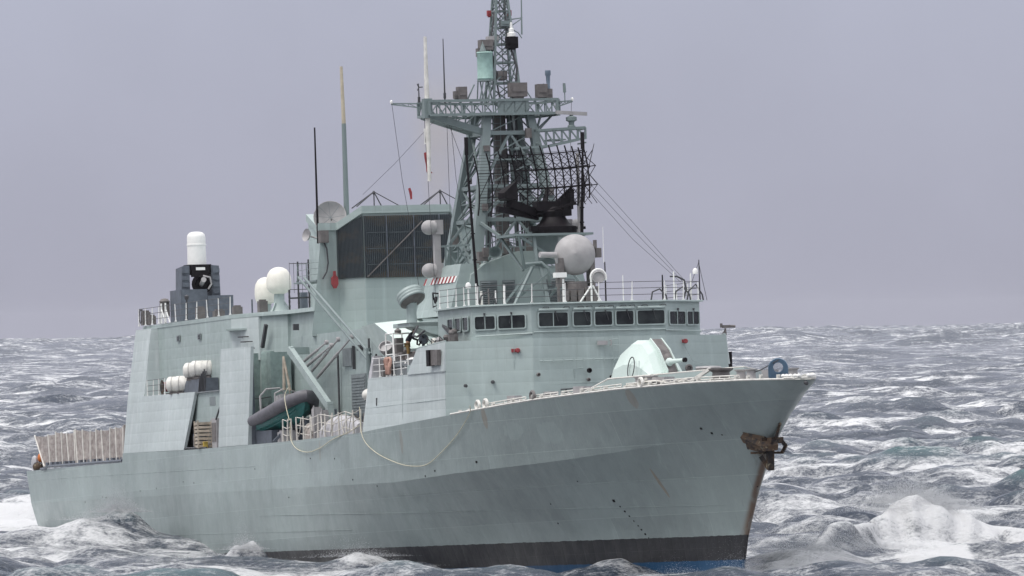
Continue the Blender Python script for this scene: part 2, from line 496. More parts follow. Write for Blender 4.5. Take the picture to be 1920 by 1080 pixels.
# churned wake off the stern
bump(-34.0, 512, 4.5, 16.0, 0.35, 1.6, 0.0, 0, 0.12)
bump(-31.0, 488, 3.4, 9.0, 0.25, 0.9, 0.0, 0, 0.2)
PXd = PXs + CH * DX; PYd = PYs + CH * DY
Zd = Zs - D * D / (2 * REARTH)
# foam where the surface folds, plus old foam patches
FO = FO + 0.16 * np.exp(-dist / 14.0) + 0.10 * np.exp(-((PXs + 22) / 12) ** 2 - ((PYs - 455) / 35) ** 2)
foam = np.clip(foam0 * 0.85 * (1 - 0.5 * sstep(D, 480, 1500)) + np.minimum(FO, np.where(PXs < -27, 1.3, 0.88)), 0, 1.3).astype(np.float32)
crest = (sstep(Zs, 1.2, 2.8) * (1 - sstep(D, 600, 1100))).astype(np.float32)
nr, nc = dd.shape
me = bpy.data.meshes.new('sea')
me.vertices.add(nr * nc)
co = np.empty((nr * nc, 3), np.float32); co[:, 0] = PXd; co[:, 1] = PYd; co[:, 2] = Zd
me.vertices.foreach_set('co', co.ravel())
ii = (np.arange(nr - 1)[:, None] * nc + np.arange(nc - 1)[None, :]).ravel()
quads = np.stack([ii, ii + nc, ii + nc + 1, ii + 1], 1).astype(np.int32)
nf = len(quads)
me.loops.add(nf * 4); me.polygons.add(nf)
me.loops.foreach_set('vertex_index', quads[:, ::-1].ravel())
me.polygons.foreach_set('loop_start', np.arange(nf, dtype=np.int32) * 4)
me.polygons.foreach_set('use_smooth', np.ones(nf, dtype=bool))
me.update(calc_edges=True)
for nm, ar in (('foam', foam), ('crest', crest)):
    at_ = me.attributes.new(nm, 'FLOAT', 'POINT'); at_.data.foreach_set('value', ar)

ms, t, b = nodes_of('storm_sea')
geo = N(t, 'ShaderNodeNewGeometry').outputs['Position']
fa = N(t, 'ShaderNodeAttribute', attribute_name='foam').outputs['Fac']
ca = N(t, 'ShaderNodeAttribute', attribute_name='crest').outputs['Fac']
wr = -WD
def wmap(scale, stretch, z=0.3):
    mp = N(t, 'ShaderNodeMapping')
    mp.inputs['Rotation'].default_value = (0, 0, wr)
    mp.inputs['Scale'].default_value = (scale * stretch, scale, scale * z)
    t.links.new(geo, mp.inputs['Vector']); return mp.outputs[0]
def nz(v, detail=6, rough=0.6):
    n = N(t, 'ShaderNodeTexNoise'); n.inputs['Scale'].default_value = 1.0
    n.inputs['Detail'].default_value = detail; n.inputs['Roughness'].default_value = rough
    t.links.new(v, n.inputs['Vector']); return n.outputs[0]
lace = math_n(t, 'ADD', math_n(t, 'MULTIPLY', nz(wmap(1.0, 0.8, 1.3), 8, 0.74), 0.55), math_n(t, 'MULTIPLY', nz(wmap(4.6, 0.8, 1.6), 6, 0.75), 0.45))
streaks = nz(wmap(0.33, 0.42, 0.6), 8, 0.68)
patch = nz(wmap(0.035, 0.4, 0.1), 5, 0.6)
broad = nz(wmap(0.085, 0.35, 0.2), 6, 0.62)
old = math_n(t, 'MULTIPLY', ramp_n(t, streaks, 0.43, 0.66), ramp_n(t, patch, 0.38, 0.62, 0.12, 1.0))
fsum = math_n(t, 'ADD', math_n(t, 'MULTIPLY', fa, ramp_n(t, patch, 0.36, 0.60, 0.7, 1.0)), math_n(t, 'MULTIPLY', old, 0.72))
fsum = math_n(t, 'ADD', fsum, math_n(t, 'MULTIPLY', math_n(t, 'SUBTRACT', lace, 0.5), 3.3))
fsum = math_n(t, 'ADD', fsum, ramp_n(t, broad, 0.46, 0.68, 0, 0.34))
fm = ramp_n(t, fsum, 0.06, 1.05)
# water body
wcol = mix_c(t, ca, (0.015, 0.027, 0.050), (0.040, 0.115, 0.120))
# water and foam: two closures
b.inputs['Roughness'].default_value = 0.16
b.inputs['IOR'].default_value = 1.333
t.links.new(wcol, b.inputs['Base Color'])
bn = N(t, 'ShaderNodeBump'); bn.inputs['Strength'].default_value = 1.0; bn.inputs['Distance'].default_value = 0.45
rip = math_n(t, 'ADD', nz(wmap(0.9, 0.6, 0.6), 6, 0.62), math_n(t, 'MULTIPLY', nz(wmap(3.4, 0.8, 1.0), 5, 0.65), 0.45))
t.links.new(rip, bn.inputs['Height'])
t.links.new(bn.outputs[0], b.inputs['Normal'])
fb = N(t, 'ShaderNodeBsdfPrincipled')
t.links.new(mix_c(t, lace, (0.70, 0.70, 0.72), (0.90, 0.90, 0.90)), fb.inputs['Base Color'])
fb.inputs['Roughness'].default_value = 0.85
bn2 = N(t, 'ShaderNodeBump'); bn2.inputs['Strength'].default_value = 1.0; bn2.inputs['Distance'].default_value = 0.5
t.links.new(lace, bn2.inputs['Height']); t.links.new(bn2.outputs[0], fb.inputs['Normal'])
mxs = N(t, 'ShaderNodeMixShader')
t.links.new(fm, mxs.inputs[0]); t.links.new(b.outputs[0], mxs.inputs[1]); t.links.new(fb.outputs[0], mxs.inputs[2])
t.links.new(mxs.outputs[0], t.nodes['Material Output'].inputs['Surface'])
me.materials.append(ms)
sea = bpy.data.objects.new('sea', me); COL.objects.link(sea)
tag(sea, 'rough grey sea with foam streaks and breaking crests around the warship', 'sea', kind='structure')
# ================================================================== the warship
ship = thing('warship', 'large grey-green naval warship steaming bow-first through the rough sea', 'warship')
ship.empty_display_size = 5

def ip(x, tab):
    xs = [p[0] for p in tab]; ys = [p[1] for p in tab]
    return float(np.interp(-x, xs, ys))
DECKZ = [(0, 7.85), (4, 7.93), (9, 7.95), (16, 7.84), (25, 7.56), (36, 7.07), (52, 6.5), (67, 6.32), (90, 6.24), (105.0, 6.32), (105.25, 5.78), (134, 5.66)]
DECKY = [(0, 0.0), (.06, .25), (.15, .38), (.4, .58), (.8, .78), (1.4, 1.0), (2.2, 1.26), (3.2, 1.56), (4.5, 1.95), (6, 2.38), (8, 2.92), (10, 3.4), (13, 4.1), (16, 4.8), (20, 5.65), (24, 6.4), (28, 7.0), (32, 7.5), (36, 7.9), (44, 8.2), (105, 8.2), (120, 8.0), (134, 7.4)]
KNZ = [(0, 5.6), (13, 5.0), (24, 4.45), (45, 3.75), (134, 3.6)]
KNY = [(0, 0.0), (.06, .13), (.15, .22), (.4, .36), (.8, .48), (1.4, .62), (3, .95), (6, 1.5), (10, 2.4), (16, 3.75), (24, 5.6), (36, 7.65), (50, 8.15), (65, 8.2), (105, 8.18), (120, 7.9), (134, 7.25)]
WLY = [(0, 0.0), (.06, .03), (.4, .10), (1.4, .18), (3, .3), (6, .6), (10, 1.0), (16, 1.85), (24, 3.3), (36, 5.4), (50, 7.1), (65, 7.75), (95, 7.8), (110, 7.4), (125, 6.8), (134, 6.3)]
STEM = ([-3.5, -1.06, .41, 2.6, 4.66, 6.3, 7.2, 7.85], [-12.2, -11.31, -10.58, -8.95, -6.99, -4.5, -2.7, -1.0])
def hull_p(X, z, side=-1):
    dz, dy = ip(X, DECKZ), ip(X, DECKY); kz, ky = ip(X, KNZ), ip(X, KNY); wy = ip(X, WLY)
    if z >= kz: y = ky + (dy - ky) * ((z - kz) / (dz - kz)) ** 1.05
    elif z >= 0.3:
        e_ = float(np.interp(-X, [0, 30, 60, 134], [1.25, 1.2, 0.8, 0.7])); y = wy + (ky - wy) * ((z - .3) / (kz - .3)) ** e_
    else: y = wy * (1 - .22 * (.3 - z) / 3.8)
    w = max(0.0, 1 + X / 30.0) ** 2
    x = X + float(np.interp(z, *STEM)) * w
    if X < -118: x += (5.7 - z) * 0.22 * ((-X - 118) / 16) ** 2
    return Vector((x, side * y, z))
XS = [0, -.06, -.15, -.4, -.8, -1.4, -2.2, -3.2, -4.5, -6, -8, -10, -13, -16, -20, -24, -28, -32, -36, -40, -46, -52, -58, -64, -70, -76, -82, -88, -94, -100, -105, -105.26, -110, -115, -120, -124, -128, -131, -134]
h = MB()
for side in (-1, 1):
    lower, upper = [], []
    for X in XS:
        kz, dz = ip(X, KNZ), ip(X, DECKZ)
        lower.append([hull_p(X, z, side) for z in (-3.5, -2.2, -1.06, -.3, .3, 1.0, 1.8, 2.6, (2.6 + kz) / 2, kz - .3, kz)])
        upper.append([hull_p(X, kz + (dz - kz) * f_, side) for f_ in (0, .15, .35, .55, .75, .9, 1)])
    h.loft(lower, cap=False, smooth=True, close=False); h.loft(upper, cap=False, smooth=True, close=False)
tr = [hull_p(-134, z, -1) for z in (5.66, 3.6, 1.8, .3, -3.5)] + [hull_p(-134, z, 1) for z in (-3.5, .3, 1.8, 3.6, 5.66)]
h.add(tr, [tuple(range(10))])
# weld beads: proud strake seams are in the paint's relief; hull paint
mh, t, b = nodes_of('hull_paint')
c = N(t, 'ShaderNodeTexCoord').outputs['Object']
sx = N(t, 'ShaderNodeSeparateXYZ'); t.links.new(c, sx.inputs[0]); ox, oy, oz = sx.outputs
HC = (0.256, 0.304, 0.298)
big = noise(t, c, 0.10, 6, 0.6)
mid = noise(t, c, 0.9, 6, 0.6)
base = mix_c(t, ramp_n(t, big, 0.32, 0.68), tuple(x * .86 for x in HC), tuple(x * 1.08 for x in HC))
base = mix_c(t, ramp_n(t, mid, .4, .75, 0, .35), base, tuple(x * .80 for x in HC))
st = noise(t, c, 1.0, 5, .6, sc=(1.5, 1.5, .11))
base = mix_c(t, ramp_n(t, st, .55, .78, 0, .38), base, tuple(x * 1.38 for x in HC))
st2 = noise(t, c, 1.0, 4, .6, sc=(3.5, 3.5, .16), loc=(5, 2, 0))
base = mix_c(t, ramp_n(t, st2, .60, .78, 0, .35), base, (HC[0] * .6, HC[1] * .58, HC[2] * .55))
# after body painted paler: light contrast with the bow flare put into the colour
aft_light = math_n(t, 'MULTIPLY', ramp_n(t, ox, -78, -40, 1, 0), ramp_n(t, noise(t, c, .16, 5, .6, sc=(1, 1, .5)), .3, .65, .35, 1.0))
base = mix_c(t, math_n(t, 'MULTIPLY', aft_light, .75), base, (HC[0] * 1.50, HC[1] * 1.46, HC[2] * 1.46))
# strakes of slightly different age
strk = N(t, 'ShaderNodeTexBrick')
mpb = N(t, 'ShaderNodeMapping'); cmb = N(t, 'ShaderNodeCombineXYZ')
t.links.new(ox, cmb.inputs[0]); t.links.new(math_n(t, 'SUBTRACT', oz, math_n(t, 'MULTIPLY', ox, 0.012)), cmb.inputs[1])
t.links.new(cmb.outputs[0], strk.inputs['Vector'])
strk.inputs['Color1'].default_value = (0.92, 0.92, 0.92, 1); strk.inputs['Color2'].default_value = (1.10, 1.10, 1.09, 1)
strk.inputs['Mortar'].default_value = (1.38, 1.38, 1.36, 1)
strk.inputs['Scale'].default_value = 1.0; strk.inputs['Mortar Size'].default_value = 0.012; strk.inputs['Mortar Smooth'].default_value = 0.4
strk.inputs['Brick Width'].default_value = 9.0; strk.inputs['Row Height'].default_value = 1.75
base = mix_c(t, 0.75, base, strk.outputs['Color'], 'MULTIPLY')
def ell(x0, z0, rx, rz, shear=0.0, lo=1.0, hi=0.7):
    dz_ = math_n(t, 'SUBTRACT', oz, z0)
    dx_ = math_n(t, 'SUBTRACT', math_n(t, 'SUBTRACT', ox, x0), math_n(t, 'MULTIPLY', dz_, shear))
    q = math_n(t, 'ADD', math_n(t, 'POWER', math_n(t, 'ABSOLUTE', math_n(t, 'DIVIDE', dx_, rx)), 2.0), math_n(t, 'POWER', math_n(t, 'ABSOLUTE', math_n(t, 'DIVIDE', dz_, rz)), 2.0))
    q = math_n(t, 'ADD', q, math_n(t, 'MULTIPLY', math_n(t, 'SUBTRACT', noise(t, c, 2.2, 5, .65, sc=(1, 1, .35)), .5), 2.2))
    return ramp_n(t, q, hi, lo, 1, 0)
stb = math_n(t, 'LESS_THAN', oy, 0.0)
# repainted and scuffed patches
for (x0, z0, rx, rz, k_) in ((-66, 4.4, 5.0, 1.1, .34), (-58, 4.6, 3.0, .8, .30), (-24, 5.9, 1.3, .6, .20), (-28, 6.1, 1.2, .5, .16), (-83, 3.6, 4.5, 1.0, .22), (-120, 3.8, 6, 1.2, .2)):
    base = mix_c(t, math_n(t, 'MULTIPLY', ell(x0, z0, rx, rz), k_), base, tuple(x * 1.5 for x in HC))
# rust runs: below the hawse, off the deck edge, along the stem
for (x0, z0, rx, rz, sh, k_) in ((-15.2, 7.4, .42, .5, 0, .32), (-16.5, 3.1, .13, .8, -.32, .45), (-31, 6.8, .3, .6, 0, .35), (-44, 5.9, .25, .7, 0, .25), (-60, 5.7, .2, .6, 0, .22)):
    base = mix_c(t, math_n(t, 'MULTIPLY', math_n(t, 'MULTIPLY', ell(x0, z0, rx, rz, sh), k_), stb), base, (0.23, 0.13, 0.055))
stemd = math_n(t, 'ABSOLUTE', oy)
stm = math_n(t, 'MULTIPLY', ramp_n(t, stemd, 0.10, 0.55, 1, 0), math_n(t, 'MULTIPLY', ramp_n(t, oz, 3.5, 4.6), ramp_n(t, oz, 4.9, 5.3, 1, 0)))
stm = math_n(t, 'MULTIPLY', stm, ramp_n(t, noise(t, c, 2.5, 5), .35, .6))
base = mix_c(t, stm, base, (0.10, 0.055, 0.03))
stm2 = math_n(t, 'MULTIPLY', ramp_n(t, stemd, 0.08, 0.26, 1, 0), ramp_n(t, oz, 3.6, 4.9, 1, 0))
stm2 = math_n(t, 'MULTIPLY', stm2, ramp_n(t, noise(t, c, 1.5, 5), .30, .55, .35, .9))
base = mix_c(t, stm2, base, (0.13, 0.075, 0.045))
# boot topping and antifouling
zb = math_n(t, 'SUBTRACT', oz, math_n(t, 'MULTIPLY', math_n(t, 'ADD', ox, 71.0), 0.004))
zb = math_n(t, 'ADD', zb, math_n(t, 'MULTIPLY', math_n(t, 'SUBTRACT', noise(t, c, 2.0, 3), .5), 0.10))
scuff = ramp_n(t, noise(t, c, 1.0, 5, .65, sc=(1.2, 1.2, .35)), .55, .8, 0, .45)
boot = mix_c(t, scuff, (0.018, 0.018, 0.020), (0.09, 0.085, 0.08))
base = mix_c(t, math_n(t, 'LESS_THAN', zb, 0.20), base, boot)
base = mix_c(t, math_n(t, 'LESS_THAN', zb, -1.02), base, mix_c(t, scuff, (0.006, 0.055, 0.13), (0.05, 0.12, 0.20)))
t.links.new(base, b.inputs['Base Color'])
t.links.new(ramp_n(t, mid, .3, .7, .34, .52), b.inputs['Roughness'])
bn = N(t, 'ShaderNodeBump'); bn.inputs['Strength'].default_value = 0.34; bn.inputs['Distance'].default_value = 0.06
f2 = math_n(t, 'ABSOLUTE', math_n(t, 'SINE', math_n(t, 'MULTIPLY', ox, math.pi / 1.1)))
hh = math_n(t, 'ADD', math_n(t, 'MULTIPLY', math_n(t, 'POWER', f2, .4), .5), math_n(t, 'MULTIPLY', noise(t, c, .7, 4), 2.5))
hh = math_n(t, 'ADD', hh, math_n(t, 'MULTIPLY', strk.outputs['Fac'], 0.8))
t.links.new(hh, bn.inputs['Height']); t.links.new(bn.outputs[0], b.inputs['Normal'])
M['hull'] = mh
hull = h.build('hull', 'hull', ship)
bm = bmesh.new(); bm.from_mesh(hull.data)
bmesh.ops.remove_doubles(bm, verts=[v for v in bm.verts if abs(v.co.y) < 1e-3], dist=0.02)
bm.to_mesh(hull.data); bm.free(); hull.data.set_sharp_from_angle(angle=R(60))

# decks
def deck_strip(name, xs, zoff, mat):
    m_ = MB()
    m_.loft([[hull_p(X, ip(X, DECKZ), -1) + Vector((0, .02, zoff)), hull_p(X, ip(X, DECKZ), 1) + Vector((0, -.02, zoff))] for X in xs], cap=False, close=False)
    return m_.build(name, mat, ship)
deck_strip('forecastle_deck', [X for X in XS if X >= -52], -0.03, 'deck')
deck_strip('main_deck', [-52.0] + [X for X in XS if -105.1 < X < -52], -0.03, 'deck')
deck_strip('flight_deck', [X for X in XS if X < -105.1], -0.02, 'deck')
m_ = MB(); m_.loft([[(-105.13, -8.19, 5.5), (-105.13, 8.19, 5.5)], [(-105.13, -8.19, 6.3), (-105.13, 8.19, 6.3)]], cap=False, close=False); m_.build('deck_step', 'hull', ship)

# waterway edge: pale bar round the forecastle with lashing stubs
def edge_pts(a, b_, n, side, up=0.05, inn=0.06):
    out = []
    for i in range(n + 1):
        X = a + (b_ - a) * i / n; p = hull_p(X, ip(X, DECKZ), side); out.append(p + Vector((0, -side * inn, up)))
    return out
for side in (-1, 1):
    m_ = MB(); m_.path(edge_pts(-35.5, -.3, 60, side), 0.055, 6)
    wb = m_.build('waterway_bar', 'offwhite', ship)
    stub = MB(); stub.bb((-.10, -.07, 0), (.10, .07, .24)); stub.bb((-.14, -.05, .16), (.14, .05, .22)); sm_ = stub.mesh('lashing_stub'); sm_.materials.append(M['offwhite'])
    for i in range(30):
        X = -34.5 + i * 1.13 + random.uniform(-.2, .2)
        if X > -0.6: break
        p = hull_p(X, ip(X, DECKZ), side)
        inst(sm_, 'lashing_stub', wb, T(p.x, p.y - side * .22, p.z) @ Matrix.Scale(random.uniform(.7, 1.5), 4, Vector((0, 0, 1))))
    # folded-down guard rails lying along the edge
    for (a, b_) in ((-31.5, -26.3), (-25.8, -22.6), (-22.2, -19.2), (-18.8, -16.0), (-15.5, -12.6), (-12.0, -9.0), (-8.4, -5.0)):
        m_ = MB(); pts = edge_pts(a, b_, 8, side, .16, .30)
        m_.path(pts, .035, 5); m_.path([p + Vector((0, 0, .13)) for p in pts], .03, 5)
        for p in pts[::2]: m_.tube(p, p + Vector((0, 0, .14)), .03, n=5)
        m_.build('folded_guard_rail', 'offwhite', ship)

# breakwater ahead of the gun
bk = MB()
ln = [(-19.6, -5.35, 7.76), (-18.2, -4.5, 7.8), (-10.2, 0, 7.98), (-18.2, 4.5, 7.8), (-19.6, 5.35, 7.76)]
hh_ = [.06, .62, .72, .62, .06]
bk.loft([[Vector(p) - Vector((.04, 0, .05)), Vector(p) + Vector((.04, 0, -.05)), Vector(p) + Vector((-.10, 0, q)), Vector(p) + Vector((-.18, 0, q))] for p, q in zip(ln, hh_)])
bko = bk.build('breakwater', 'paint', ship)
m_ = MB(); m_.path([Vector(p) + Vector((-.14, 0, q + .03)) for p, q in zip(ln, hh_)], .045, 6); m_.build('breakwater_rim', 'offwhite', bko)

# forecastle fittings
def bollard(x, y, z, hgt=.62, r=.26, rotz=0.0):
    bo = MB(); bo.bb((-.75, -.34, 0), (.75, .34, .10))
    o = bo.build('bollard', 'offwhite', ship, None); o.matrix_local = T(x, y, z) @ RZ(rotz)
    for s_ in (-1, 1):
        p = MB(); p.lathe([(r * .95, .05), (r * .85, hgt - .12), (r * 1.25, hgt - .05), (r * 1.25, hgt)], (s_ * .42, 0, 0), n=14); p.build('post', 'radome', o)
bollard(-15.0, -3.6, 7.86, rotz=.5); bollard(-15.0, 3.6, 7.86, rotz=-.5)
bollard(-6.4, -1.2, 7.93, .6, rotz=.3); bollard(-6.4, 1.2, 7.93, .6, rotz=-.3)
cp = MB(); cp.lathe([(.75, 0), (.75, .08), (.52, .12), (.45, .62), (.62, .78), (.66, .84), (.6, .92), (.0, .94)], (-13.2, -0.9, 7.93), n=20)
cp.build('capstan', 'radome', ship)
cp = MB(); cp.lathe([(.7, 0), (.7, .06), (.48, .1), (.42, .5), (.6, .62), (.62, .7), (.0, .72)], (-9.4, -1.5, 7.96), n=20); cp.build('capstan', 'brown', ship)
for (p, q) in (((-17.2, -4.0, 7.9), (-15.4, -3.1, 8.5)), ((-11.2, -2.6, 8.0), (-9.9, -1.9, 8.65))):
    m_ = MB(); m_.bar(p, q, .16); m_.build('davit_socket', 'offwhite', ship)
for (x, y, s_) in ((-13.4, -3.2, (.9, .7, .5)), (-20.5, -5.2, (.8, .6, .45)), (-24, -5.8, (.6, .5, .4)), (-11.6, -2.8, (.7, .6, .35)), (-4.2, -.7, (.7, .5, .5)), (-14.0, 3.2, (.9, .7, .5)), (-28.5, -6.4, (.6, .5, .5))):
    z = ip(x, DECKZ); m_ = MB(); m_.box((x, y, z + s_[2] / 2), s_, Matrix.Rotation(.4, 3, 'Z')); m_.build('deck_locker', 'radome', ship)
# closed chocks along the edge
for X, side in ((-31.9, -1), (-30.9, -1), (-25.1, -1), (-13.8, -1), (-31.9, 1), (-25.1, 1)):
    p = hull_p(X, ip(X, DECKZ), side); m_ = MB()
    pts = [p + Vector((math.cos(a_) * .34, -side * .12, .26 + math.sin(a_) * .22)) for a_ in np.linspace(0, 2 * math.pi, 17)[:-1]]
    m_.path(pts, .085, 6, True); m_.build('chock', 'brown' if X == -25.1 else 'offwhite', ship)
# blue fairlead: horseshoe plate with a round hole
fl = MB(); no = 28; outer, inner = [], []
for i in range(no):
    a_ = 2 * math.pi * i / no; cx, cz = math.cos(a_), math.sin(a_)
    k_ = min(.47 / max(abs(cx), 1e-3), .50 / max(abs(cz), 1e-3)) if cz < 0 else .47
    outer.append((cx * k_, cz * k_ * (1.0 if cz < 0 else 1.02))); inner.append((cx * .23, cz * .23 + .05))
def ringlay(y, sc_=1.0): return [[Vector((p[0] * sc_, y, p[1] * sc_)) for p in outer], [Vector((p[0], y, p[1])) for p in inner]]
o1_, i1_ = ringlay(-.16, .95); o2_, i2_ = ringlay(.0); o3_, i3_ = ringlay(.16, .95)
fl.loft([i1_, o1_, o2_, o3_, i3_, i1_], cap=False)
fo = fl.build('bow_fairlead', 'blue', ship); fo.matrix_local = T(-3.2, -.62, 8.47) @ Matrix.Scale(1.05, 4) @ RZ(R(-73 + 90 + 55)) @ Matrix.Rotation(R(6), 4, 'X')
fo['label'] = 'blue ring fairlead at the bow'
# chain of small rubbing blocks at the stem head
blk = MB(); blk.lathe([(.0, -.10), (.09, -.07), (.12, 0), (.09, .07), (.0, .10)], n=10); bme = blk.mesh('fender_block'); bme.materials.append(M['white'])
fb_ = MB(); fb_.path([hull_p(X, ip(X, DECKZ), s_) + Vector((-.1, 0, .10)) for s_, X in [(-1, -.8), (-1, -.4), (-1, -.15), (1, -.06), (1, -.4), (1, -.8), (1, -1.4)]], .06, 6)
fbo = fb_.build('stem_head_bar', 'offwhite', ship)
for i in range(14):
    s_ = -1 if i < 5 else 1; X = -[.95, .7, .45, .22, .08, .06, .2, .4, .65, .95, 1.3, 1.7, 2.1, 2.6][i]
    p = hull_p(X, ip(X, DECKZ), s_); inst(bme, 'fender_block', fbo, T(p.x - .12, p.y * .93, p.z + .2))
m_ = MB(); m_.path([(-2.3, -.9, 8.85), (-5.0, -.9, 8.45), (-8, -1.0, 8.15)], .03, 5); m_.build('bow_wire', 'wire', ship)
m_ = MB(); m_.lathe([(.09, 0), (.09, .22), (0, .25)], (-1.02, 0, 7.70), (1, 0, -.2), 10); m_.build('stem_light', 'wire', ship)

# rusty stem anchor and its bolster
anc = MB()
anc.loft([[(-8.0, -1.18, 5.6), (-7.8, -1.0, 4.62), (-7.6, -.6, 4.62), (-7.8, -.8, 5.6)], [(-6.3, -.62, 5.3), (-6.5, -.55, 4.4), (-6.5, -.2, 4.4), (-6.3, -.2, 5.3)]], cap=True)
# shank and crown across the stem, flukes hugging each bow
stem5 = np.interp(4.7, *STEM)
anc.loft([[(-8.1, -1.15, 5.5), (-8.1, -1.3, 5.3), (-7.9, -1.2, 5.0), (-7.8, -.9, 5.3)], [(-6.3, -.55, 5.05), (-6.2, -.75, 4.75), (-6.1, -.6, 4.45), (-6.2, -.4, 4.8)], [(-5.75, .1, 5.1), (-5.5, .1, 4.8), (-5.6, .1, 4.5), (-5.9, .1, 4.8)]])
anc.bar((-5.9, -.3, 5.05), (-6.25, .55, 5.07), .36, .36)
anc.bar((-6.25, .5, 5.1), (-6.2, .80, 4.72), .22, .2)
anc.bar((-6.2, .80, 4.78), (-6.4, .62, 4.36), .16, .16)
anc.bar((-7.6, -.85, 4.40), (-6.4, .66, 4.36), .14, .13)
anc.bar((-6.3, -.1, 5.2), (-6.6, -.05, 3.4), .34, .42)
anc.bar((-6.9, -.5, 4.2), (-6.75, -.1, 3.5), .26, .26)
aobj = anc.build('stem_anchor', 'rust', ship); aobj.matrix_local = T(-6.6, 0, 4.7) @ Matrix.Scale(.86, 4) @ T(6.6, 0, -4.7); aobj['label'] = 'rusty anchor housed at the stem'
m_ = MB(); m_.tube((-6.0, .1, 5.1), (-4.9, .05, 6.0), .09, .09, 8); m_.build('anchor_shank', 'rust', aobj)

# draught marks, small scuppers and fairing discs on the starboard bow
def on_hull(x, z, side=-1, off=.015):
    X = x
    for _ in range(25):
        p = hull_p(X, z, side); X += (x - p.x) * .8; X = min(X, -.01)
    p = hull_p(X, z, side); q = hull_p(X - .3, z, side); r_ = hull_p(X, z + .2, side)
    n_ = (q - p).cross(r_ - p).normalized()
    if n_.y * side < 0: n_ = -n_
    return p + n_ * off, n_
dm = MB(); dm.bb((-.10, -.012, -.07), (.10, .012, .07)); dme = dm.mesh('draught_mark'); dme.materials.append(M['black'])
dots = [(-21.3, 2.35, 1.6), (-21.0, 2.05, .8), (-20.8, 1.8, 1.0), (-20.6, 1.55, .8), (-20.4, 1.3, .7), (-20.2, 1.05, .7), (-20.05, .85, .9), (-19.85, .62, 1.1), (-19.65, .42, .7), (-27.6, 2.3, .7), (-28.0, 1.3, .9), (-23.5, 3.4, .7), (-10.9, 5.75, 1.2), (-10.3, 5.5, 1.2), (-9.6, 5.4, .7), (-8.2, 2.8, .6),
        (-40.5, 4.0, 1), (-38.8, 4.25, 1.1), (-49.0, 3.6, .8), (-53.5, 4.0, .9), (-33.0, 4.6, 1.3), (-67, 3.2, .8), (-74, 4.9, .8), (-88, 4.3, .8), (-90.5, 4.4, .7), (-110, 3.7, .9), (-111, 3.75, .8), (-116, 3.5, .8), (-101, 4.0, .7), (-97, 4.1, .6), (-62, 5.3, .8), (-57, 5.2, .8)]
for (x, z, k_) in dots:
    p, n_ = on_hull(x, z); mt = n_.to_track_quat('-Y', 'Z').to_matrix().to_4x4()
    inst(dme, 'hull_mark', hull, Matrix.Translation(p) @ mt @ Matrix.Scale(k_ * .62, 4))
m_ = MB(); m_.bb((-131.2, -7.35, 4.55), (-130.6, -7.0, 4.95)); m_.build('stern_fairlead', 'brown', ship)
# shell rubbing strake seams: thin raised weld beads
for (z0, z1, xa, xb) in ((1.95, 2.25, -11.8, -74), (3.35, 3.05, -12.5, -46), (1.3, 1.3, -56, -96), (5.05, 5.05, -74, -133)):
    pts = []
    for i in range(50):
        x = xa + (xb - xa) * i / 49; z = z0 + (z1 - z0) * i / 49
        if x > -11: continue
        p, n_ = on_hull(min(x, -11.5), z, -1, .004); pts.append(p)
    m_ = MB(); m_.path(pts, .012, 4); m_.build('weld_seam', 'hull', ship)
# ================================================================== forward superstructure
def P3(poly, z): return [Vector((p[0], p[1], z if len(p) < 3 else p[2])) for p in poly]
def sym(half):
    """half outline on starboard (y<0) from bow to stern, mirrored to a full ring"""
    return [tuple(p) for p in half] + [(p[0], -p[1]) + tuple(p[2:]) for p in half[::-1]]

fh = MB()
fh.loft([P3(sym([(-33.75, -3.75, 7.05), (-36.15, -7.84, 6.98), (-36.3, -7.85, 6.97), (-51.4, -8.14, 6.42)]), 6.35), P3(sym([(-33.9, -3.70), (-36.25, -7.76), (-36.4, -7.77), (-50.7, -7.88)]), 9.40)])
fore_house = fh.build('forward_deckhouse', 'paint', ship)
for s_ in (-1, 1):
    m_ = MB(); m_.loft([[Vector(p) for p in ((-36.22, s_ * 7.855, 7.03), (-51.38, s_ * 8.155, 6.47), (-51.38, s_ * 8.12, 6.47), (-36.22, s_ * 7.82, 7.03))], [Vector(p) for p in ((-36.32, s_ * 7.785, 9.41), (-50.68, s_ * 7.90, 9.41), (-50.68, s_ * 7.865, 9.41), (-36.32, s_ * 7.75, 9.41))]]); m_.build('side_plating', 'paler', fore_house)
# bridge-front tier up to the wing sill
bt = MB()
bt.loft([P3(sym([(-33.9, -3.70), (-36.25, -7.76), (-36.75, -7.76), (-36.75, -6.3), (-46.5, -6.3)]), 9.40), P3(sym([(-33.98, -3.62), (-36.32, -7.70), (-36.8, -7.70), (-36.8, -6.25), (-46.5, -6.25)]), 10.95)])
tier = bt.build('bridge_tier', 'paint', ship)
# wing decks and side bulwarks
for s_ in (-1, 1):
    m_ = MB(); m_.bb((-46.4, s_ * 6.28, 9.9), (-36.3, s_ * 7.70, 10.02)); m_.build('bridge_wing_deck', 'deck', ship)
    m_ = MB()
    out = [(-36.34, s_ * 7.72, 10.95), (-36.27, s_ * 7.86, 9.40), (-43.1, s_ * 7.90, 9.40), (-41.6, s_ * 7.76, 10.72)]
    m_.prism(out, (0, -s_ * .09, 0)); w_ = m_.build('wing_bulwark', 'paler', ship)
    m_ = MB(); m_.path([(-36.4, s_ * 7.68, 10.98), (-41.6, s_ * 7.72, 10.75)], .045, 6); m_.build('bulwark_cap', 'paint', w_)
    m_ = MB(); m_.bb((-43.4, s_ * 6.28, 9.40), (-36.6, s_ * 7.80, 9.9)); m_.build('wing_support', 'paint', ship)

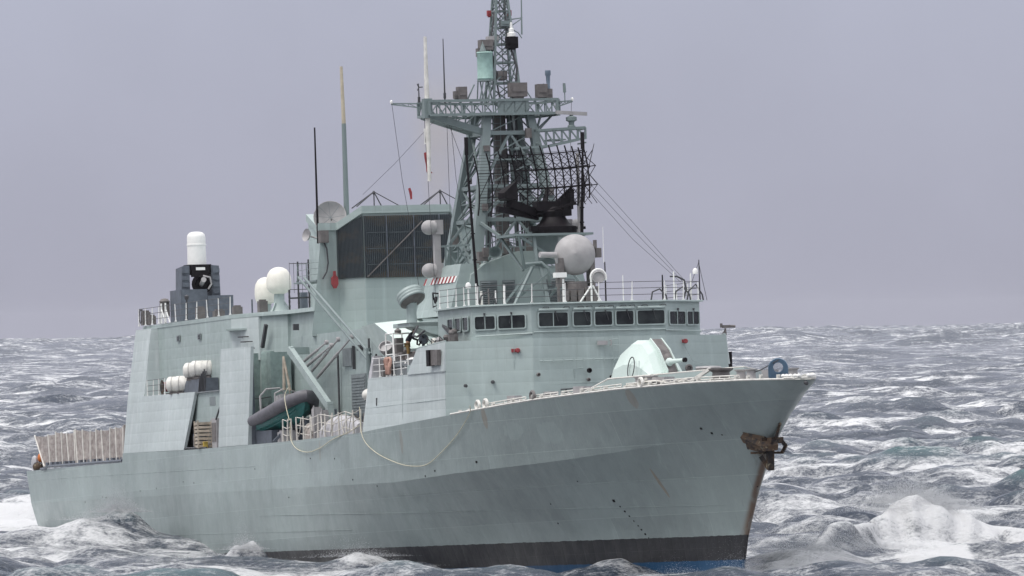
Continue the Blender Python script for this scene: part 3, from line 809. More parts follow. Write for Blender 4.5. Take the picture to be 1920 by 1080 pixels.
# bridge house with its window band
BZ0, BZ1 = 10.95, 12.72
BH = [(-34.08, -3.66), (-36.25, -6.25), (-42.6, -6.25)]
BHt = [(-34.08, -3.66), (-36.25, -6.25), (-42.6, -6.25)]
bh = MB(); bh.loft([P3(sym(BH), BZ0), P3(sym(BHt), BZ1)])
bridge = bh.build('bridge_house', 'paint', ship)
m_ = MB(); m_.loft([P3(sym([(-33.9, -3.66), (-36.15, -6.46), (-42.7, -6.46)]), BZ1), P3(sym([(-33.92, -3.66), (-36.17, -6.45), (-42.7, -6.45)]), BZ1 + .08)]); m_.build('bridge_roof', 'paint', bridge)
def rrect(w, h, r, n=4):
    out = []
    for cx, cy, a0 in ((w / 2 - r, h / 2 - r, 0), (-w / 2 + r, h / 2 - r, 90), (-w / 2 + r, -h / 2 + r, 180), (w / 2 - r, -h / 2 + r, 270)):
        for i in range(n + 1):
            a = R(a0 + 90 * i / n); out.append((cx + r * math.cos(a), cy + r * math.sin(a)))
    return out
def window(c, along, outn, w, h, parent, mull=0, mat='paint', fr=.07):
    along = Vector(along).normalized(); outn = Vector(outn).normalized(); upd = outn.cross(along)
    if upd.z < 0: upd = -upd
    c = Vector(c)
    def ring(ww, hh, r, o): return [c + along * p[0] + upd * p[1] + outn * o for p in rrect(ww, hh, r)]
    f_ = MB(); f_.loft([ring(w + 2 * fr, h + 2 * fr, .12, 0), ring(w + 2 * fr, h + 2 * fr, .12, .055), ring(w, h, .09, .06), ring(w, h, .09, .004)], cap=False)
    for i in range(mull):
        u = -w / 2 + w * (i + 1) / (mull + 1)
        f_.bar(c + along * u - upd * h / 2 + outn * .03, c + along * u + upd * h / 2 + outn * .03, .045)
    f_.build('window_frame', mat, parent)
    g_ = MB(); g_.add(ring(w, h, .09, .012), [tuple(range(20))]); g_.build('window_pane', 'glass', parent)
    return upd
def wiper(c, along, outn, upd, ln, parent, tiltw=.3):
    m_ = MB(); c = Vector(c); along = Vector(along); outn = Vector(outn)
    m_.box(c + outn * .08, (.07, .07, .06)); e_ = c + outn * .1 - upd * ln + along * ln * tiltw
    m_.bar(c + outn * .1, e_, .02); m_.build('wiper', 'wire', parent)
fn = (1, 0, 0)
for (a, b_, ml) in ((-3.28, -1.71, 1), (-1.39, -.46, 0), (-.22, .71, 0), (.94, 1.88, 0), (2.11, 3.58, 0)):
    upd = window((-34.03, (a + b_) / 2, 11.91), (0, 1, 0), fn, b_ - a, .70, bridge, ml)
    m_ = MB(); ln_ = b_ - a
    m_.path([(-33.93, a - .02, 12.42), (-33.93, b_ + .02, 12.42)], .075, 8); m_.bb((-34.03, a, 12.36), (-33.9, b_, 12.40)); m_.build('window_hood', 'paint', bridge)
    wiper((-34.0, (a + b_) / 2 + .1, 12.30), (0, 1, 0), fn, Vector((0, 0, 1)), .5, bridge)
    m_ = MB()
    for q in (a + .2, b_ - .25): m_.path([(-33.96, q, 12.50), (-33.86, q + .08, 12.56), (-33.86, q + .3, 12.56), (-33.96, q + .34, 12.5)], .02, 5)
    m_.build('hand_grip', 'wire', bridge)
for s_ in (-1, 1):
    A = Vector((-34.08, s_ * 3.66, 0)); B = Vector((-36.25, s_ * 6.30, 0)); al = (B - A).normalized(); nn = Vector((-al.y * s_, al.x * s_, 0))
    if nn.x < 0: nn = -nn
    L_ = (B - A).length
    for (t0, t1, ml) in ((.10, .54, 1), (.60, .93, 1)):
        c_ = A.lerp(B, (t0 + t1) / 2) + nn * .015 + Vector((0, 0, 11.86)); upd = window(c_, al, nn, (t1 - t0) * L_, .66, bridge, ml)
        wiper(c_ + Vector((0, 0, .42)), al, nn, Vector((0, 0, 1)), .5, bridge, .2)
        m_ = MB(); m_.box(c_ + nn * .08 + Vector((0, 0, .47)), (.09, .09, .07)); m_.build('wiper_motor', 'wire', bridge)
    for x in (-37.2, -38.6, -40.0):
        window((x, s_ * 6.31, 11.86), (1, 0, 0), (0, s_, 0), .95, .66, bridge, 0)
    m_ = MB(); m_.path([(-34.0, s_ * 3.62, 11.22), (-35.9, s_ * 6.2, 11.16)], .04, 6); m_.build('sill_moulding', 'paint', bridge)
m_ = MB(); m_.path([(-33.98, -3.6, 11.28), (-33.98, 3.6, 11.28)], .035, 6); m_.build('sill_moulding', 'paint', bridge)
# fittings on the front of the house
for (y, z, mt) in ((-4.35, 10.35, 'red'), (4.9, 10.62, 'red')):
    x = -34.25 - (abs(y) - 3.65) * .34
    m_ = MB(); m_.lathe([(.1, 0), (.13, .2), (.1, .26)], (x + .05, y, z), (1, -.3, 0), 10); m_.box((x, y - .18, z), (.22, .3, .18)); m_.build('side_light', mt, ship)
m_ = MB(); m_.box((-33.72, .05, 10.62), (.25, .5, .22)); m_.path([(-33.85, .5, 10.75), (-33.6, .5, 10.75), (-33.6, .5, 10.5), (-33.85, .5, 10.5)], .03, 5); m_.build('floodlight', 'radome', ship)
for (y, z, r_, mt) in ((-.72, 9.2, .13, 'black'), (-.78, 8.72, .1, 'brown'), (.45, 8.85, .07, 'black'), (-3.5, 9.05, .1, 'brown'), (4.9, 9.2, .2, 'brown')):
    x = -33.72 - max(0, abs(y) - 3.7) * .45
    m_ = MB(); m_.lathe([(r_, 0), (r_, .12), (r_ * .65, .14), (r_ * .65, .04)], (x, y, z), (1, 0, 0), 12); m_.build('bulkhead_lamp', mt, ship)
m_ = MB(); m_.path([(-33.70, -3.4, 9.75), (-33.70, 1.4, 9.80)], .03, 5)
for i in range(9): m_.box((-33.72, -3.2 + i * .55, 9.77), (.1, .07, .12))
m_.build('grab_rail', 'paint', ship)
m_ = MB(); m_.path([(-33.74, .6, 7.9), (-33.74, .6, 11.0)], .02, 5); m_.path([(-33.74, .95, 7.9), (-33.74, .95, 11.0)], .02, 5)
for i in range(10): m_.path([(-33.74, .6, 8.1 + i * .3), (-33.74, .95, 8.1 + i * .3)], .018, 4)
m_.build('wall_ladder', 'paint', ship)
m_ = MB(); m_.path([(-33.74, -2.3, 8.25), (-33.7, -1.6, 8.28)], .03, 5); m_.path([(-33.74, -2.0, 8.25), (-33.74, -2.0, 8.05)], .04, 5); m_.path([(-33.9, -3.7, 8.1), (-33.9, -3.7, 7.75)], .03, 5); m_.build('pipe_bracket', 'wire', ship)
for (x, y, z) in ((-34.9, -5.6, 8.75), (-35.5, -6.9, 8.6)):
    m_ = MB(); m_.lathe([(.09, 0), (.09, .2), (.05, .22)], (x, y, z), (.85, -.5, 0), 10); m_.build('bulkhead_lamp', 'wire', ship)
m_ = MB(); m_.box((-37.5, -7.93, 10.15), (1.3, .22, .8)); m_.build('fuse_box', 'brown', ship)
m_ = MB(); m_.box((-38.3, -7.97, 10.15), (.5, .35, .85)); m_.build('speaker_box', 'black', ship)
m_ = MB(); m_.box((-37.0, 7.95, 9.5), (1.0, .22, 1.1)); m_.build('life_vest_box', 'black', ship)
m_ = MB(); m_.lathe([(.06, 0), (.06, .04)], (-48.9, -7.99, 8.0), (0, -1, .05), 8); m_.box((-48.9, -7.99, 8.1), (.12, .05, .42)); m_.build('side_vent', 'wire', ship)

# weld seams and conduits on the house
for (pts, r_) in (([(-33.86, -3.6, 8.55), (-33.80, 3.6, 8.6)], .012), ([(-36.22, -7.83, 7.95), (-51.0, -8.03, 7.80)], .014), ([(-33.95, -3.68, 9.42), (-36.3, -7.82, 9.42)], .014), ([(-33.92, -3.72, 9.42), (-33.92, 3.72, 9.42)], .014), ([(-34.4, -4.6, 9.42), (-34.35, -4.55, 10.9)], .012), ([(-33.9, 1.9, 9.4), (-33.86, 1.9, 7.9)], .014), ([(-35.2, -6.05, 7.3), (-35.3, -6.0, 9.4)], .012), ([(-44, -7.98, 7.0), (-44, -7.90, 9.4)], .012), ([(-33.9, -1.5, 8.0), (-33.85, -1.5, 9.3), (-33.85, -1.0, 9.35)], .02), ([(-34.4, 4.7, 10.5), (-34.5, 5.2, 9.6), (-35.1, 6.4, 9.3), (-35.4, 6.9, 9.32)], .015)):
    m_ = MB(); m_.path(pts, r_, 4); m_.build('weld_seam', 'paint', ship)
# railings: wires as one mesh, each stanchion its own piece
def railing(pts, hgt, nst, parent=ship, mat='white', wires=3, r=.025, wmat='wire', sagr=0.0, name='railing'):
    pts = [Vector(p) for p in pts]
    seg = [(pts[i + 1] - pts[i]).length for i in range(len(pts) - 1)]; tot = sum(seg)
    def at_(s_):
        for i, l in enumerate(seg):
            if s_ <= l or i == len(seg) - 1: return pts[i].lerp(pts[i + 1], min(1, s_ / l))
            s_ -= l
    m_ = MB()
    for k in range(wires):
        zz = hgt * (k + 1) / wires - .02
        for i in range(len(pts) - 1):
            m_.path([pts[i] + Vector((0, 0, zz)), (pts[i] + pts[i + 1]) / 2 + Vector((0, 0, zz - sagr)), pts[i + 1] + Vector((0, 0, zz))], r * .62, 4)
    o = m_.build(name, wmat, parent)
    st_ = MB(); st_.tube((0, 0, 0), (0, 0, hgt), r * 1.5, r, 6); st_.box((0, 0, .03), (.12, .12, .06)); sm2 = st_.mesh('stanchion'); sm2.materials.append(M[mat])
    for i in range(nst):
        p = at_(tot * i / max(1, nst - 1)); inst(sm2, 'stanchion', o, T(*p) @ Matrix.Rotation(random.uniform(-.04, .04), 4, 'X'))
    return o
ZR = BZ1 + .08
railing([(-42, -6.3, ZR), (-36.3, -6.3, ZR), (-34.1, -3.6, ZR)], 1.0, 7)
railing([(-34.1, -3.6, ZR), (-34.1, 3.6, ZR), (-36.3, 6.3, ZR), (-42, 6.3, ZR)], 1.0, 10)

# bridge roof gear
m_ = MB(); m_.lathe([(.95, 0), (.95, .12), (.7, .2), (.62, 1.2)], (-38.9, .3, ZR), n=20)
for k in range(5): m_.box((-38.2 + .1 * k, -.5 + .38 * k, ZR + .45), (.4, .3, .5 + .1 * k))
m_.build('fire_control_pedestal', 'brown', ship)
m_ = MB(); m_.box((-38.9, -.55, 14.5), (.8, .25, 1.5)); m_.box((-38.9, 1.15, 14.5), (.8, .25, 1.5)); m_.build('fire_control_yoke', 'brown', ship)
FD = Vector((.958, -.26, .06)).normalized()
m_ = MB(); m_.lathe([(0, -1.0), (.55, -.95), (.85, -.6), (1.02, -.2), (1.09, .08), (1.02, .30), (.80, .50), (.48, .66), (.18, .76), (.03, .80), (0, .81)], (-38.9, .3, 15.42), FD, 36)
fcr = m_.build('fire_control_radome', 'radome', ship); fcr['label'] = 'round grey radome with a pointed nose on the bridge roof'
m_ = MB(); m_.path([(-38.5, -1.75, 15.45), (-38.7, -.8, 15.42)], .16, 10); m_.build('feed_arm', 'radome', fcr)
m_ = MB(); m_.box((-38.8, 1.55, 15.5), (.35, .3, .5)); m_.box((-38.8, 1.4, 15.95), (.2, .15, .45)); m_.build('camera_box', 'brown', fcr)
m_ = MB(); m_.bb((-36.9, -1.35, ZR), (-36.8, -1.2, 14.15)); m_.build('antenna_post', 'brown', ship)
m_ = MB(); m_.tube((-36.75, -1.05, ZR), (-36.75, -1.05, 14.1), .06); m_.build('antenna_post', 'white', ship)
m_ = MB(); m_.box((-36.8, -1.2, 14.3), (.45, .62, .26)); ab = m_.build('navigation_box', 'white', ship)
sl = MB(); sl.lathe([(0, -.28), (.26, -.24), (.33, -.05), (.34, .2), (.30, .24), (.28, .16), (0, .14)], (-36.2, .72, 14.12), (.95, -.25, 0), 20); sl.build('searchlight', 'radome', ship)
m_ = MB(); pts = [(-36.2 + .0, .72 + .42 * math.cos(a), 14.12 + .42 * math.sin(a)) for a in np.linspace(-.4, math.pi + .4, 14)]
m_.path(pts, .06, 6); m_.tube((-36.2, .32, ZR), (-36.2, .32, 14.1), .055); m_.tube((-36.2, .32, 13.7), (-36.2, -.35, ZR), .045); m_.tube((-36.2, .4, 13.7), (-36.2, .85, ZR), .045); m_.build('searchlight_frame', 'white', ship)
for (x, y, z0, z1, r_, mt) in ((-37, 1.35, ZR, 14.95, .045, 'black'), (-37, 1.3, 14.9, 16.8, .018, 'white'), (-36, 2.0, ZR, 14.2, .03, 'white'), (-37, 4.5, ZR, 14.2, .05, 'black'), (-36.6, 5.0, ZR, 14.35, .05, 'white'), (-36.8, 6.0, ZR, 14.25, .05, 'white'), (-37, 6.55, ZR, 14.95, .035, 'black'), (-38, -3.93, ZR, 13.9, .06, 'white'), (-38, -5.88, ZR, 13.7, .06, 'white'), (-38.2, -5.4, ZR, 14.0, .05, 'white'), (-38.6, -5.0, ZR, 13.6, .09, 'offwhite'), (-38, -4.4, ZR, 13.6, .05, 'white'), (-37.6, -4.9, ZR, 13.7, .05, 'brown')):
    m_ = MB(); m_.tube((x, y, z0), (x, y, z1), r_, r_ * .7, 7); m_.build('roof_post', mt, ship)
m_ = MB(); m_.lathe([(.14, 0), (.15, .18), (.1, .28), (0, .32)], (-36.9, 6.3, 14.2), n=12); m_.build('anchor_lamp', 'white', ship)
m_ = MB(); m_.lathe([(.14, 0), (.15, .18), (.1, .28), (0, .32)], (-38, -5.88, 13.75), n=12); m_.build('anchor_lamp', 'white', ship)
for (y, ph) in ((4.2, 0), (5.5, 1), (6.2, 2), (-5.2, .5)):
    m_ = MB(); m_.path([(-36.6, y - .5, ZR), (-36.6, y - .4, ZR + .5), (-36.6, y, ZR + .65 + .1 * ph), (-36.6, y + .35, ZR + .3), (-36.6, y + .4, ZR)], .045, 6); m_.build('hose_coil', 'wire', ship)
m_ = MB(); m_.path([(-36.9, 4.9, 14.1), (-37, 5.3, 14.1), (-37, 5.7, 13.9), (-37, 5.8, 13.4), (-37, 5.6, ZR)], .05, 6); m_.build('hose_coil', 'wire', ship)
m_ = MB(); m_.path([(-36.9, 6.5, 14.8), (-36.9, 6.9, ZR)], .015, 4); m_.path([(-36.9, 6.5, 14.8), (-36.9, 6.1, 13.8)], .015, 4); m_.build('stay_wire', 'wire', ship)

# ------------------------------------------------------------------ gun
gun = MB()
# cupola: half outlines at stations along its own fore-and-aft axis (gx forward)
def gsec(x, w, z0, z1, ch):
    return [(x, -w, z0), (x, -w * .96, z0 + (z1 - z0) * .45), (x, -w * ch, z1 - .18), (x, -w * ch * .55, z1), (x, w * ch * .55, z1), (x, w * ch, z1 - .18), (x, w * .96, z0 + (z1 - z0) * .45), (x, w, z0)]
gun.loft([gsec(-2.05, 1.25, 0, .85, .80), gsec(-1.55, 1.45, 0, 1.62, .62), (gsec(-.5, 1.5, 0, 2.12, .55)), gsec(.35, 1.45, 0, 2.08, .55), gsec(1.0, 1.32, 0, 1.55, .62), gsec(1.75, 1.1, 0, .5, .85)])
turret = gun.build('gun_turret', 'mint', ship); turret.matrix_local = T(-26.2, .25, 8.28) @ RZ(R(17)) @ Matrix.Scale(.95, 4) @ Matrix.Scale(1.12, 4, Vector((0, 0, 1)))
turret['label'] = 'pale green angular gun turret on the forecastle'
m_ = MB(); m_.lathe([(1.5, -.8), (1.5, 0)], n=28); m_.build('barbette', 'paint', turret)
m_ = MB(); m_.loft([[(2.0, -.22, .05), (1.92, -.22, .55), (1.18, -.22, 1.58), (.45, -.22, 2.15), (.2, -.2, 2.13), (.2, -.2, .05)], [(2.0, .42, .05), (1.92, .42, .55), (1.18, .42, 1.58), (.45, .42, 2.15), (.2, .42, 2.13), (.2, .42, .05)]]); m_.build('gun_slot', 'brown', turret)
for y in (-.28, .44):
    m_ = MB(); m_.prism([(1.85, y, .0), (1.98, y, .6), (1.22, y, 1.62), (.42, y, 2.2), (.3, y, 2.1), (1.02, y, 1.5), (1.7, y, .5), (1.65, y, 0)], (0, .07, 0)); m_.build('slot_cheek', 'mint', turret)
m_ = MB(); m_.lathe([(.22, 0), (.22, .5), (.12, .62), (.10, 1.3), (.085, 1.8), (.11, 1.82), (.11, 1.97), (.06, 1.97)], (1.3, .02, 1.0), (1, 0, .03), 14); m_.build('gun_barrel', 'mint', turret)
m_ = MB(); m_.lathe([(.115, 0), (.115, .18), (.05, .18)], (3.11, .02, 1.055), (1, 0, .03), 12); m_.build('muzzle', 'black', turret)
m_ = MB(); m_.sphere((1.55, .02, 1.12), .3, (1, .8, 1)); m_.build('mantlet', 'brown', turret)
m_ = MB(); m_.bb((1.6, -.75, 0), (2.5, .4, .34)); m_.build('turret_apron', 'mint', turret)
m_ = MB(); rg = []
for i in range(18):
    a = 2 * math.pi * i / 18; rg.append((.35 + .30 * math.cos(a), -1.53 + .10 * math.sin(a), .78 + .52 * math.sin(a)))
m_.path(rg, .03, 5, True); m_.build('hose_loop', 'wire', turret)
m_ = MB(); m_.path([(.9, -1.42, .3), (.95, -1.40, 1.1)], .03, 5); m_.build('turret_handrail', 'mint', turret)

# port wing machine gun
mg = thing('machine_gun', 'small deck machine gun on the far bridge wing rail', 'machine gun', (-37.0, 7.9, 10.95))
m_ = MB(); m_.tube((0, 0, 0), (0, 0, .35), .07, .05); m_.bar((0, -.2, 0), (0, 0, .3), .05); m_.build('mount', 'brown', mg)
m_ = MB(); m_.box((0, .05, .44), (.16, .42, .15)); m_.tube((0, .2, .45), (0, .55, .44), .08, .07, 8); m_.box((0, -.22, .5), (.08, .12, .22)); m_.build('receiver', 'brown', mg)

# ------------------------------------------------------------------ drum antenna on the starboard side
m_ = MB(); m_.lathe([(.3, 0), (.26, .5), (.3, 1.1)], (-46.4, -6.6, 12.2), n=14); m_.bb((-48, -7.2, 12.0), (-44.8, -5.6, 12.22)); m_.prism([(-44.8, -7.3, 12.2), (-44.8, -4.4, 12.2), (-44.8, -4.4, 11.3), (-44.8, -6.0, 11.6)], (-2.2, 0, 0)); m_.build('drum_antenna_stand', 'paint', ship)
AX = Vector((-.62, -.30, 1)).normalized()
m_ = MB(); m_.lathe([(.0, -.36), (.38, -.36), (.66, -.29), (.73, -.24)] + sum([[(.73, -.24 + i * .17), (.752, -.19 + i * .17), (.73, -.14 + i * .17)] for i in range(3)], []) + [(.71, .30), (0, .34)], (-46.4, -6.62, 13.62), AX, 30)
da = m_.build('drum_antenna', 'paint', ship)
m_ = MB(); m_.lathe([(.71, -.275), (.60, -.325), (.34, -.385), (.1, -.40), (.1, -.34)], (-46.4, -6.62, 13.62), AX, 30); m_.build('drum_underside_shade', 'brown', da)  # shade under the drum, painted as a separate darker disc
# ------------------------------------------------------------------ mast house
mhh = MB()
fr = [(-3.55, 12.7), (-3.15, 14.75), (-2.3, 15.35), (-.5, 15.95), (.35, 15.95), (1.3, 15.05), (3.1, 14.75), (3.55, 12.7)]
mhh.loft([[Vector((-46.6, y, z)) for y, z in fr], [Vector((-54.5, y * (1.0 if z > 13 else 1.06), z - (.35 if z > 15.4 else 0))) for y, z in fr]])
mast_house = mhh.build('mast_house', 'paint', ship)
# slanted side casing with hazard stripes
sc2 = MB(); A0 = [(-46.9, -4.35, 12.6), (-52.4, -4.75, 12.6), (-51.4, -4.20, 14.75), (-49.3, -3.75, 15.35), (-46.9, -3.62, 15.35)]
sc2.loft([[Vector(p) for p in A0], [Vector((p[0], -2.6, p[2])) for p in A0]]); casing = sc2.build('side_casing', 'paint', ship)
# the stripes as separate painted strips following the casing
def cas(x, z):
    f_ = (z - 12.6) / 2.75; k_ = (x + 46.9) / -5.5
    return -(4.35 + (4.75 - 4.35) * k_) + f_ * (.73 + (.0 * k_))
for i in range(18):
    x0 = -47.0 - i * .27
    m_ = MB(); q = [(x0, cas(x0, 14.72) - .03, 14.72), (x0 - .27, cas(x0 - .27, 14.72) - .03, 14.72), (x0 - .45, cas(x0 - .45, 14.38) - .03, 14.38), (x0 - .18, cas(x0 - .18, 14.38) - .03, 14.38)]
    m_.prism(q, (0, .02, 0)); m_.build('warning_stripe', 'red' if i % 2 else 'white', casing)
m_ = MB(); m_.lathe([(.16, 0), (.2, .14), (.05, .2)], (-49.6, -4.2, 13.5), (.2, -1, .1), 12); m_.path([(-49.2, -4.3, 13.85), (-49.8, -4.4, 13.9), (-50.1, -4.3, 13.5), (-49.8, -4.4, 13.15), (-49.2, -4.3, 13.2)], .05, 5); m_.build('casing_fan', 'black', casing)
for (y0, y1) in ((-2.7, -1.75), (-1.45, -.75), (1.0, 2.6)):
    lo = MB(); lo.bb((-46.58, y0, 13.05), (-46.52, y1, 14.4)); pn = lo.build('louvre_panel', 'grate', mast_house)
    for k in range(12):
        s2 = MB(); z = 13.12 + k * .108; s2.prism([(-46.52, y0 + .04, z), (-46.44, y0 + .04, z - .03), (-46.44, y0 + .04, z - .015), (-46.52, y0 + .04, z + .03)], (0, y1 - y0 - .08, 0)); s2.build('louvre_slat', 'grate', mast_house)
m_ = MB(); m_.lathe([(.12, -.75), (.13, -.3), (.2, -.1), (.34, .1), (.36, .14), (.32, .1), (.12, -.25), (0, -.3)], (-45.6, -2.05, 15.85), (.93, -.33, -.05), 22); m_.build('loudhailer_horn', 'paintmast', ship)
m_ = MB(); m_.box((-46.3, -2.6, 15.7), (.5, .5, .5)); m_.box((-46.0, -2.5, 15.9), (.3, .3, .5)); m_.build('junction_box', 'brown', ship)
# ================================================================== lattice mast
def lerp3(a, b_, f_): return tuple(p + (q - p) * f_ for p, q in zip(a, b_))
BASE = {'fl': (-47.6, -2.75, 13.4), 'fr': (-47.6, 2.75, 13.4), 'bl': (-53.6, -2.75, 13.4), 'br': (-53.6, 2.75, 13.4)}
TOP = {'fl': (-49.4, -1.15, 23.6), 'fr': (-49.4, 1.2, 23.6), 'bl': (-51.7, -1.15, 23.6), 'br': (-51.7, 1.2, 23.6)}
def leg(k, z):
    return Vector(lerp3(BASE[k], TOP[k], (z - 13.4) / 10.2))
mastm = MB()
LV = [14.6, 17.75, 19.55, 22.45, 23.5]
for z in LV[1:4]:
    for a, b_ in (('fl', 'fr'), ('fr', 'br'), ('br', 'bl'), ('bl', 'fl')):
        mastm.bar(leg(a, z), leg(b_, z), .24 if z < 22 else .28, .22)
for z0, z1 in ((14.6, 17.75), (17.75, 19.55), (19.55, 22.45)):
    for a, b_ in (('fl', 'fr'), ('br', 'bl')):
        mid = (leg(a, z1) + leg(b_, z1)) / 2
        mastm.bar(leg(a, z0), mid, .13); mastm.bar(leg(b_, z0), mid, .13)
    for a, b_ in (('fr', 'br'), ('bl', 'fl')):
        mastm.bar(leg(a, z0), leg(b_, z1), .12); mastm.bar(leg(b_, z0), leg(a, z1), .12)
mast = mastm.build('lattice_mast', 'paintmast', ship); mast['label'] = 'tall lattice mast crowded with antennas'
for k in ('fl', 'fr', 'bl', 'br'):
    m_ = MB(); p, q = leg(k, 13.2), leg(k, 23.6)
    d_, u_, v_ = basis(q - p)
    def rg(c_, w): return [c_ + Vector((w, w, 0)), c_ + Vector((-w, w, 0)), c_ + Vector((-w, -w, 0)), c_ + Vector((w, -w, 0))]
    m_.loft([rg(p, .30), rg(q, .22)]); m_.build('leg', 'paintmast', mast)
m_ = MB(); m_.bb((-51.3, -.28, 14.5), (-50.75, .28, 23.6)); m_.build('cable_trunk', 'brown', mast)
m_ = MB(); m_.tube((-51.5, -.75, 14.5), (-51.2, -.6, 23.5), .17, .15, 10); m_.tube((-50.6, .75, 15.5), (-50.9, .5, 23.5), .13, .13, 8); m_.build('waveguide', 'paintmast', mast)
ld = MB()
for s_ in (-.2, .2): ld.tube((-49.3, -.75 + s_, 15.5), (-49.6, -.55 + s_, 23.5), .025, n=5)
for i in range(26):
    f_ = i / 26; ld.tube((-49.3 - .3 * f_, -.95 + .2 * f_, 15.6 + 8 * f_), (-49.3 - .3 * f_, -.55 + .2 * f_, 15.6 + 8 * f_), .018, n=4)
ld.build('mast_ladder', 'paintmast', mast)
cb = MB(); rnd = random.Random(3)
for i in range(9):
    y = rnd.uniform(-.9, .9); x = rnd.uniform(-51.5, -50)
    cb.path([(x, y, 23.6), (x + rnd.uniform(-.3, .3), y + rnd.uniform(-.3, .3), 21), (x + rnd.uniform(-.3, .3), y * 1.3 + rnd.uniform(-.2, .2), 18), (x, y * 1.4, 15.4)], rnd.uniform(.03, .07), 5)
cb.build('cable_run', 'wire', mast)

# secondary bracing, rails and small brackets inside the mast
mbx = MB(); rnd = random.Random(21)
for z0, z1 in ((14.6, 16.2), (16.2, 17.75), (17.75, 18.7), (18.7, 19.55), (19.55, 21.0), (21.0, 22.45), (22.45, 23.5)):
    for a, b_ in (('fl', 'fr'), ('fr', 'br'), ('br', 'bl'), ('bl', 'fl')):
        mbx.bar(leg(a, z0), leg(b_, z1), .06); mbx.bar(leg(a, z1), leg(b_, z1), .07)
    mbx.bar(leg('fl', z1), leg('br', z1), .05); mbx.bar(leg('fr', z1), (-51, 0, z1), .05)
mbx.build('mast_bracing', 'paintmast', mast)
for i in range(10):
    k = ('fl', 'fr', 'bl', 'br')[i % 4]; z = 15.2 + i * .8; p = leg(k, z); m_ = MB(); m_.box(p + Vector((.3, rnd.uniform(-.1, .4) * (1 if k[1] == 'l' else -1), 0)), (.28, .3, rnd.uniform(.3, .6))); m_.build('cable_box', 'brown', mast)
# yard platform
yp = MB()
X0_, X1_, Z0_, Z1_ = -52.3, -48.7, 23.45, 24.2
cor = [(X1_, -4.6), (X1_, 2.6), (-50.0, 3.1), (X0_, 2.6), (X0_, -1.6), (-50.8, -4.6)]
for z in (Z0_, Z1_):
    for i in range(len(cor)):
        a, b_ = cor[i], cor[(i + 1) % len(cor)]
        yp.bar((a[0], a[1], z), (b_[0], b_[1], z), .15, .14)
for i in range(len(cor)):
    a, b_ = cor[i], cor[(i + 1) % len(cor)]; n_ = max(2, int(math.hypot(a[0] - b_[0], a[1] - b_[1]) / .6))
    yp.lattice((a[0], a[1], Z0_), (b_[0], b_[1], Z0_), (a[0], a[1], Z1_), (b_[0], b_[1], Z1_), n_, .06)
    yp.bar((a[0], a[1], Z0_), (a[0], a[1], Z1_), .14)
yard = yp.build('yard_platform', 'paintmast', mast)
m_ = MB(); m_.loft([[Vector((x, y, Z0_ + .02)) for x, y in ((X1_, -1.8), (X1_, 2.6), (-50, 3.05), (X0_, 2.6), (X0_, -1.6))], [Vector((x, y, Z0_ + .07)) for x, y in ((X1_, -1.8), (X1_, 2.6), (-50, 3.05), (X0_, 2.6), (X0_, -1.6))]]); m_.build('platform_floor', 'paintmast', mast)
m_ = MB(); m_.bb((X1_ - .03, -.75, 23.5), (X1_ + .03, 1.0, 24.15)); m_.build('platform_screen', 'paintmast', mast)
m_ = MB(); m_.bar((-49.2, -4.4, 23.45), (-49.4, -1.35, 22.5), .30, .34); m_.bar((-50.9, -4.4, 23.45), (-51.4, -1.35, 22.5), .22, .24); m_.lattice((-49.2, -4.0, 23.35), (-49.4, -1.4, 22.6), (-49.0, -4.0, 23.5), (-49.0, -1.4, 23.5), 5, .07); m_.build('yard_strut', 'paintmast', mast)
m_ = MB()
for s_ in (-1, 1): m_.bar((-49.2, 2.6 * 1.0, 23.5), (-49.5, 1.4, 22.3 + s_ * .1), .09)
m_.bar((-49.0, 1.8, 23.5), (-49.5, 1.45, 22.0), .09); m_.build('yard_strut', 'paintmast', mast)
for (y0, y1) in ((-4.6, -6.45), (2.9, 3.75)):
    m_ = MB(); m_.bar((-49.4, y0, 24.1), (-49.6, y1, 24.15), .07); m_.bar((-49.4, y0, 23.85), (-49.6, y1, 24.1), .06); m_.lattice((-49.4, y0, 23.85), (-49.6, y1, 24.1), (-49.4, y0, 24.1), (-49.6, y1, 24.15), 4, .03)
    m_.build('yardarm', 'paintmast', mast)
    m_ = MB(); m_.lathe([(.07, 0), (.08, .12), (0, .2)], (-49.6, y1, 24.15), n=10); m_.build('yardarm_lamp', 'white', mast)

# topmast
tm = MB()
def tl(sx_, sy_, z):
    f_ = (z - 24.1) / 8.0; w = .95 * (1 - f_) + .16 * f_
    return Vector((-50.3 + sx_ * w * .9, .05 + sy_ * w * .82, z))
zs = [24.1, 25.2, 26.3, 27.3, 28.2, 29.1, 30.0, 30.9, 32.0]
for i in range(len(zs) - 1):
    for (a, b_) in (((1, -1), (1, 1)), ((1, 1), (-1, 1)), ((-1, 1), (-1, -1)), ((-1, -1), (1, -1))):
        tm.bar(tl(*a, zs[i]), tl(*b_, zs[i + 1]), .065); tm.bar(tl(*b_, zs[i]), tl(*a, zs[i + 1]), .055); tm.bar(tl(*a, zs[i]), tl(*b_, zs[i]), .085)
topm = tm.build('topmast', 'paintmast', ship)
for sx_ in (-1, 1):
    for sy_ in (-1, 1):
        m_ = MB(); m_.bar(tl(sx_, sy_, 24.1), tl(sx_, sy_, 32.0), .12); m_.build('leg', 'paintmast', topm)
m_ = MB()
for s_ in (-.15, .15): m_.tube((-49.3, s_, 24.2), (-50.0, s_, 32), .022, n=4)
for i in range(26): m_.tube((-49.3 - .7 * i / 26, -.15, 24.3 + .3 * i), (-49.3 - .7 * i / 26, .15, 24.3 + .3 * i), .016, n=4)
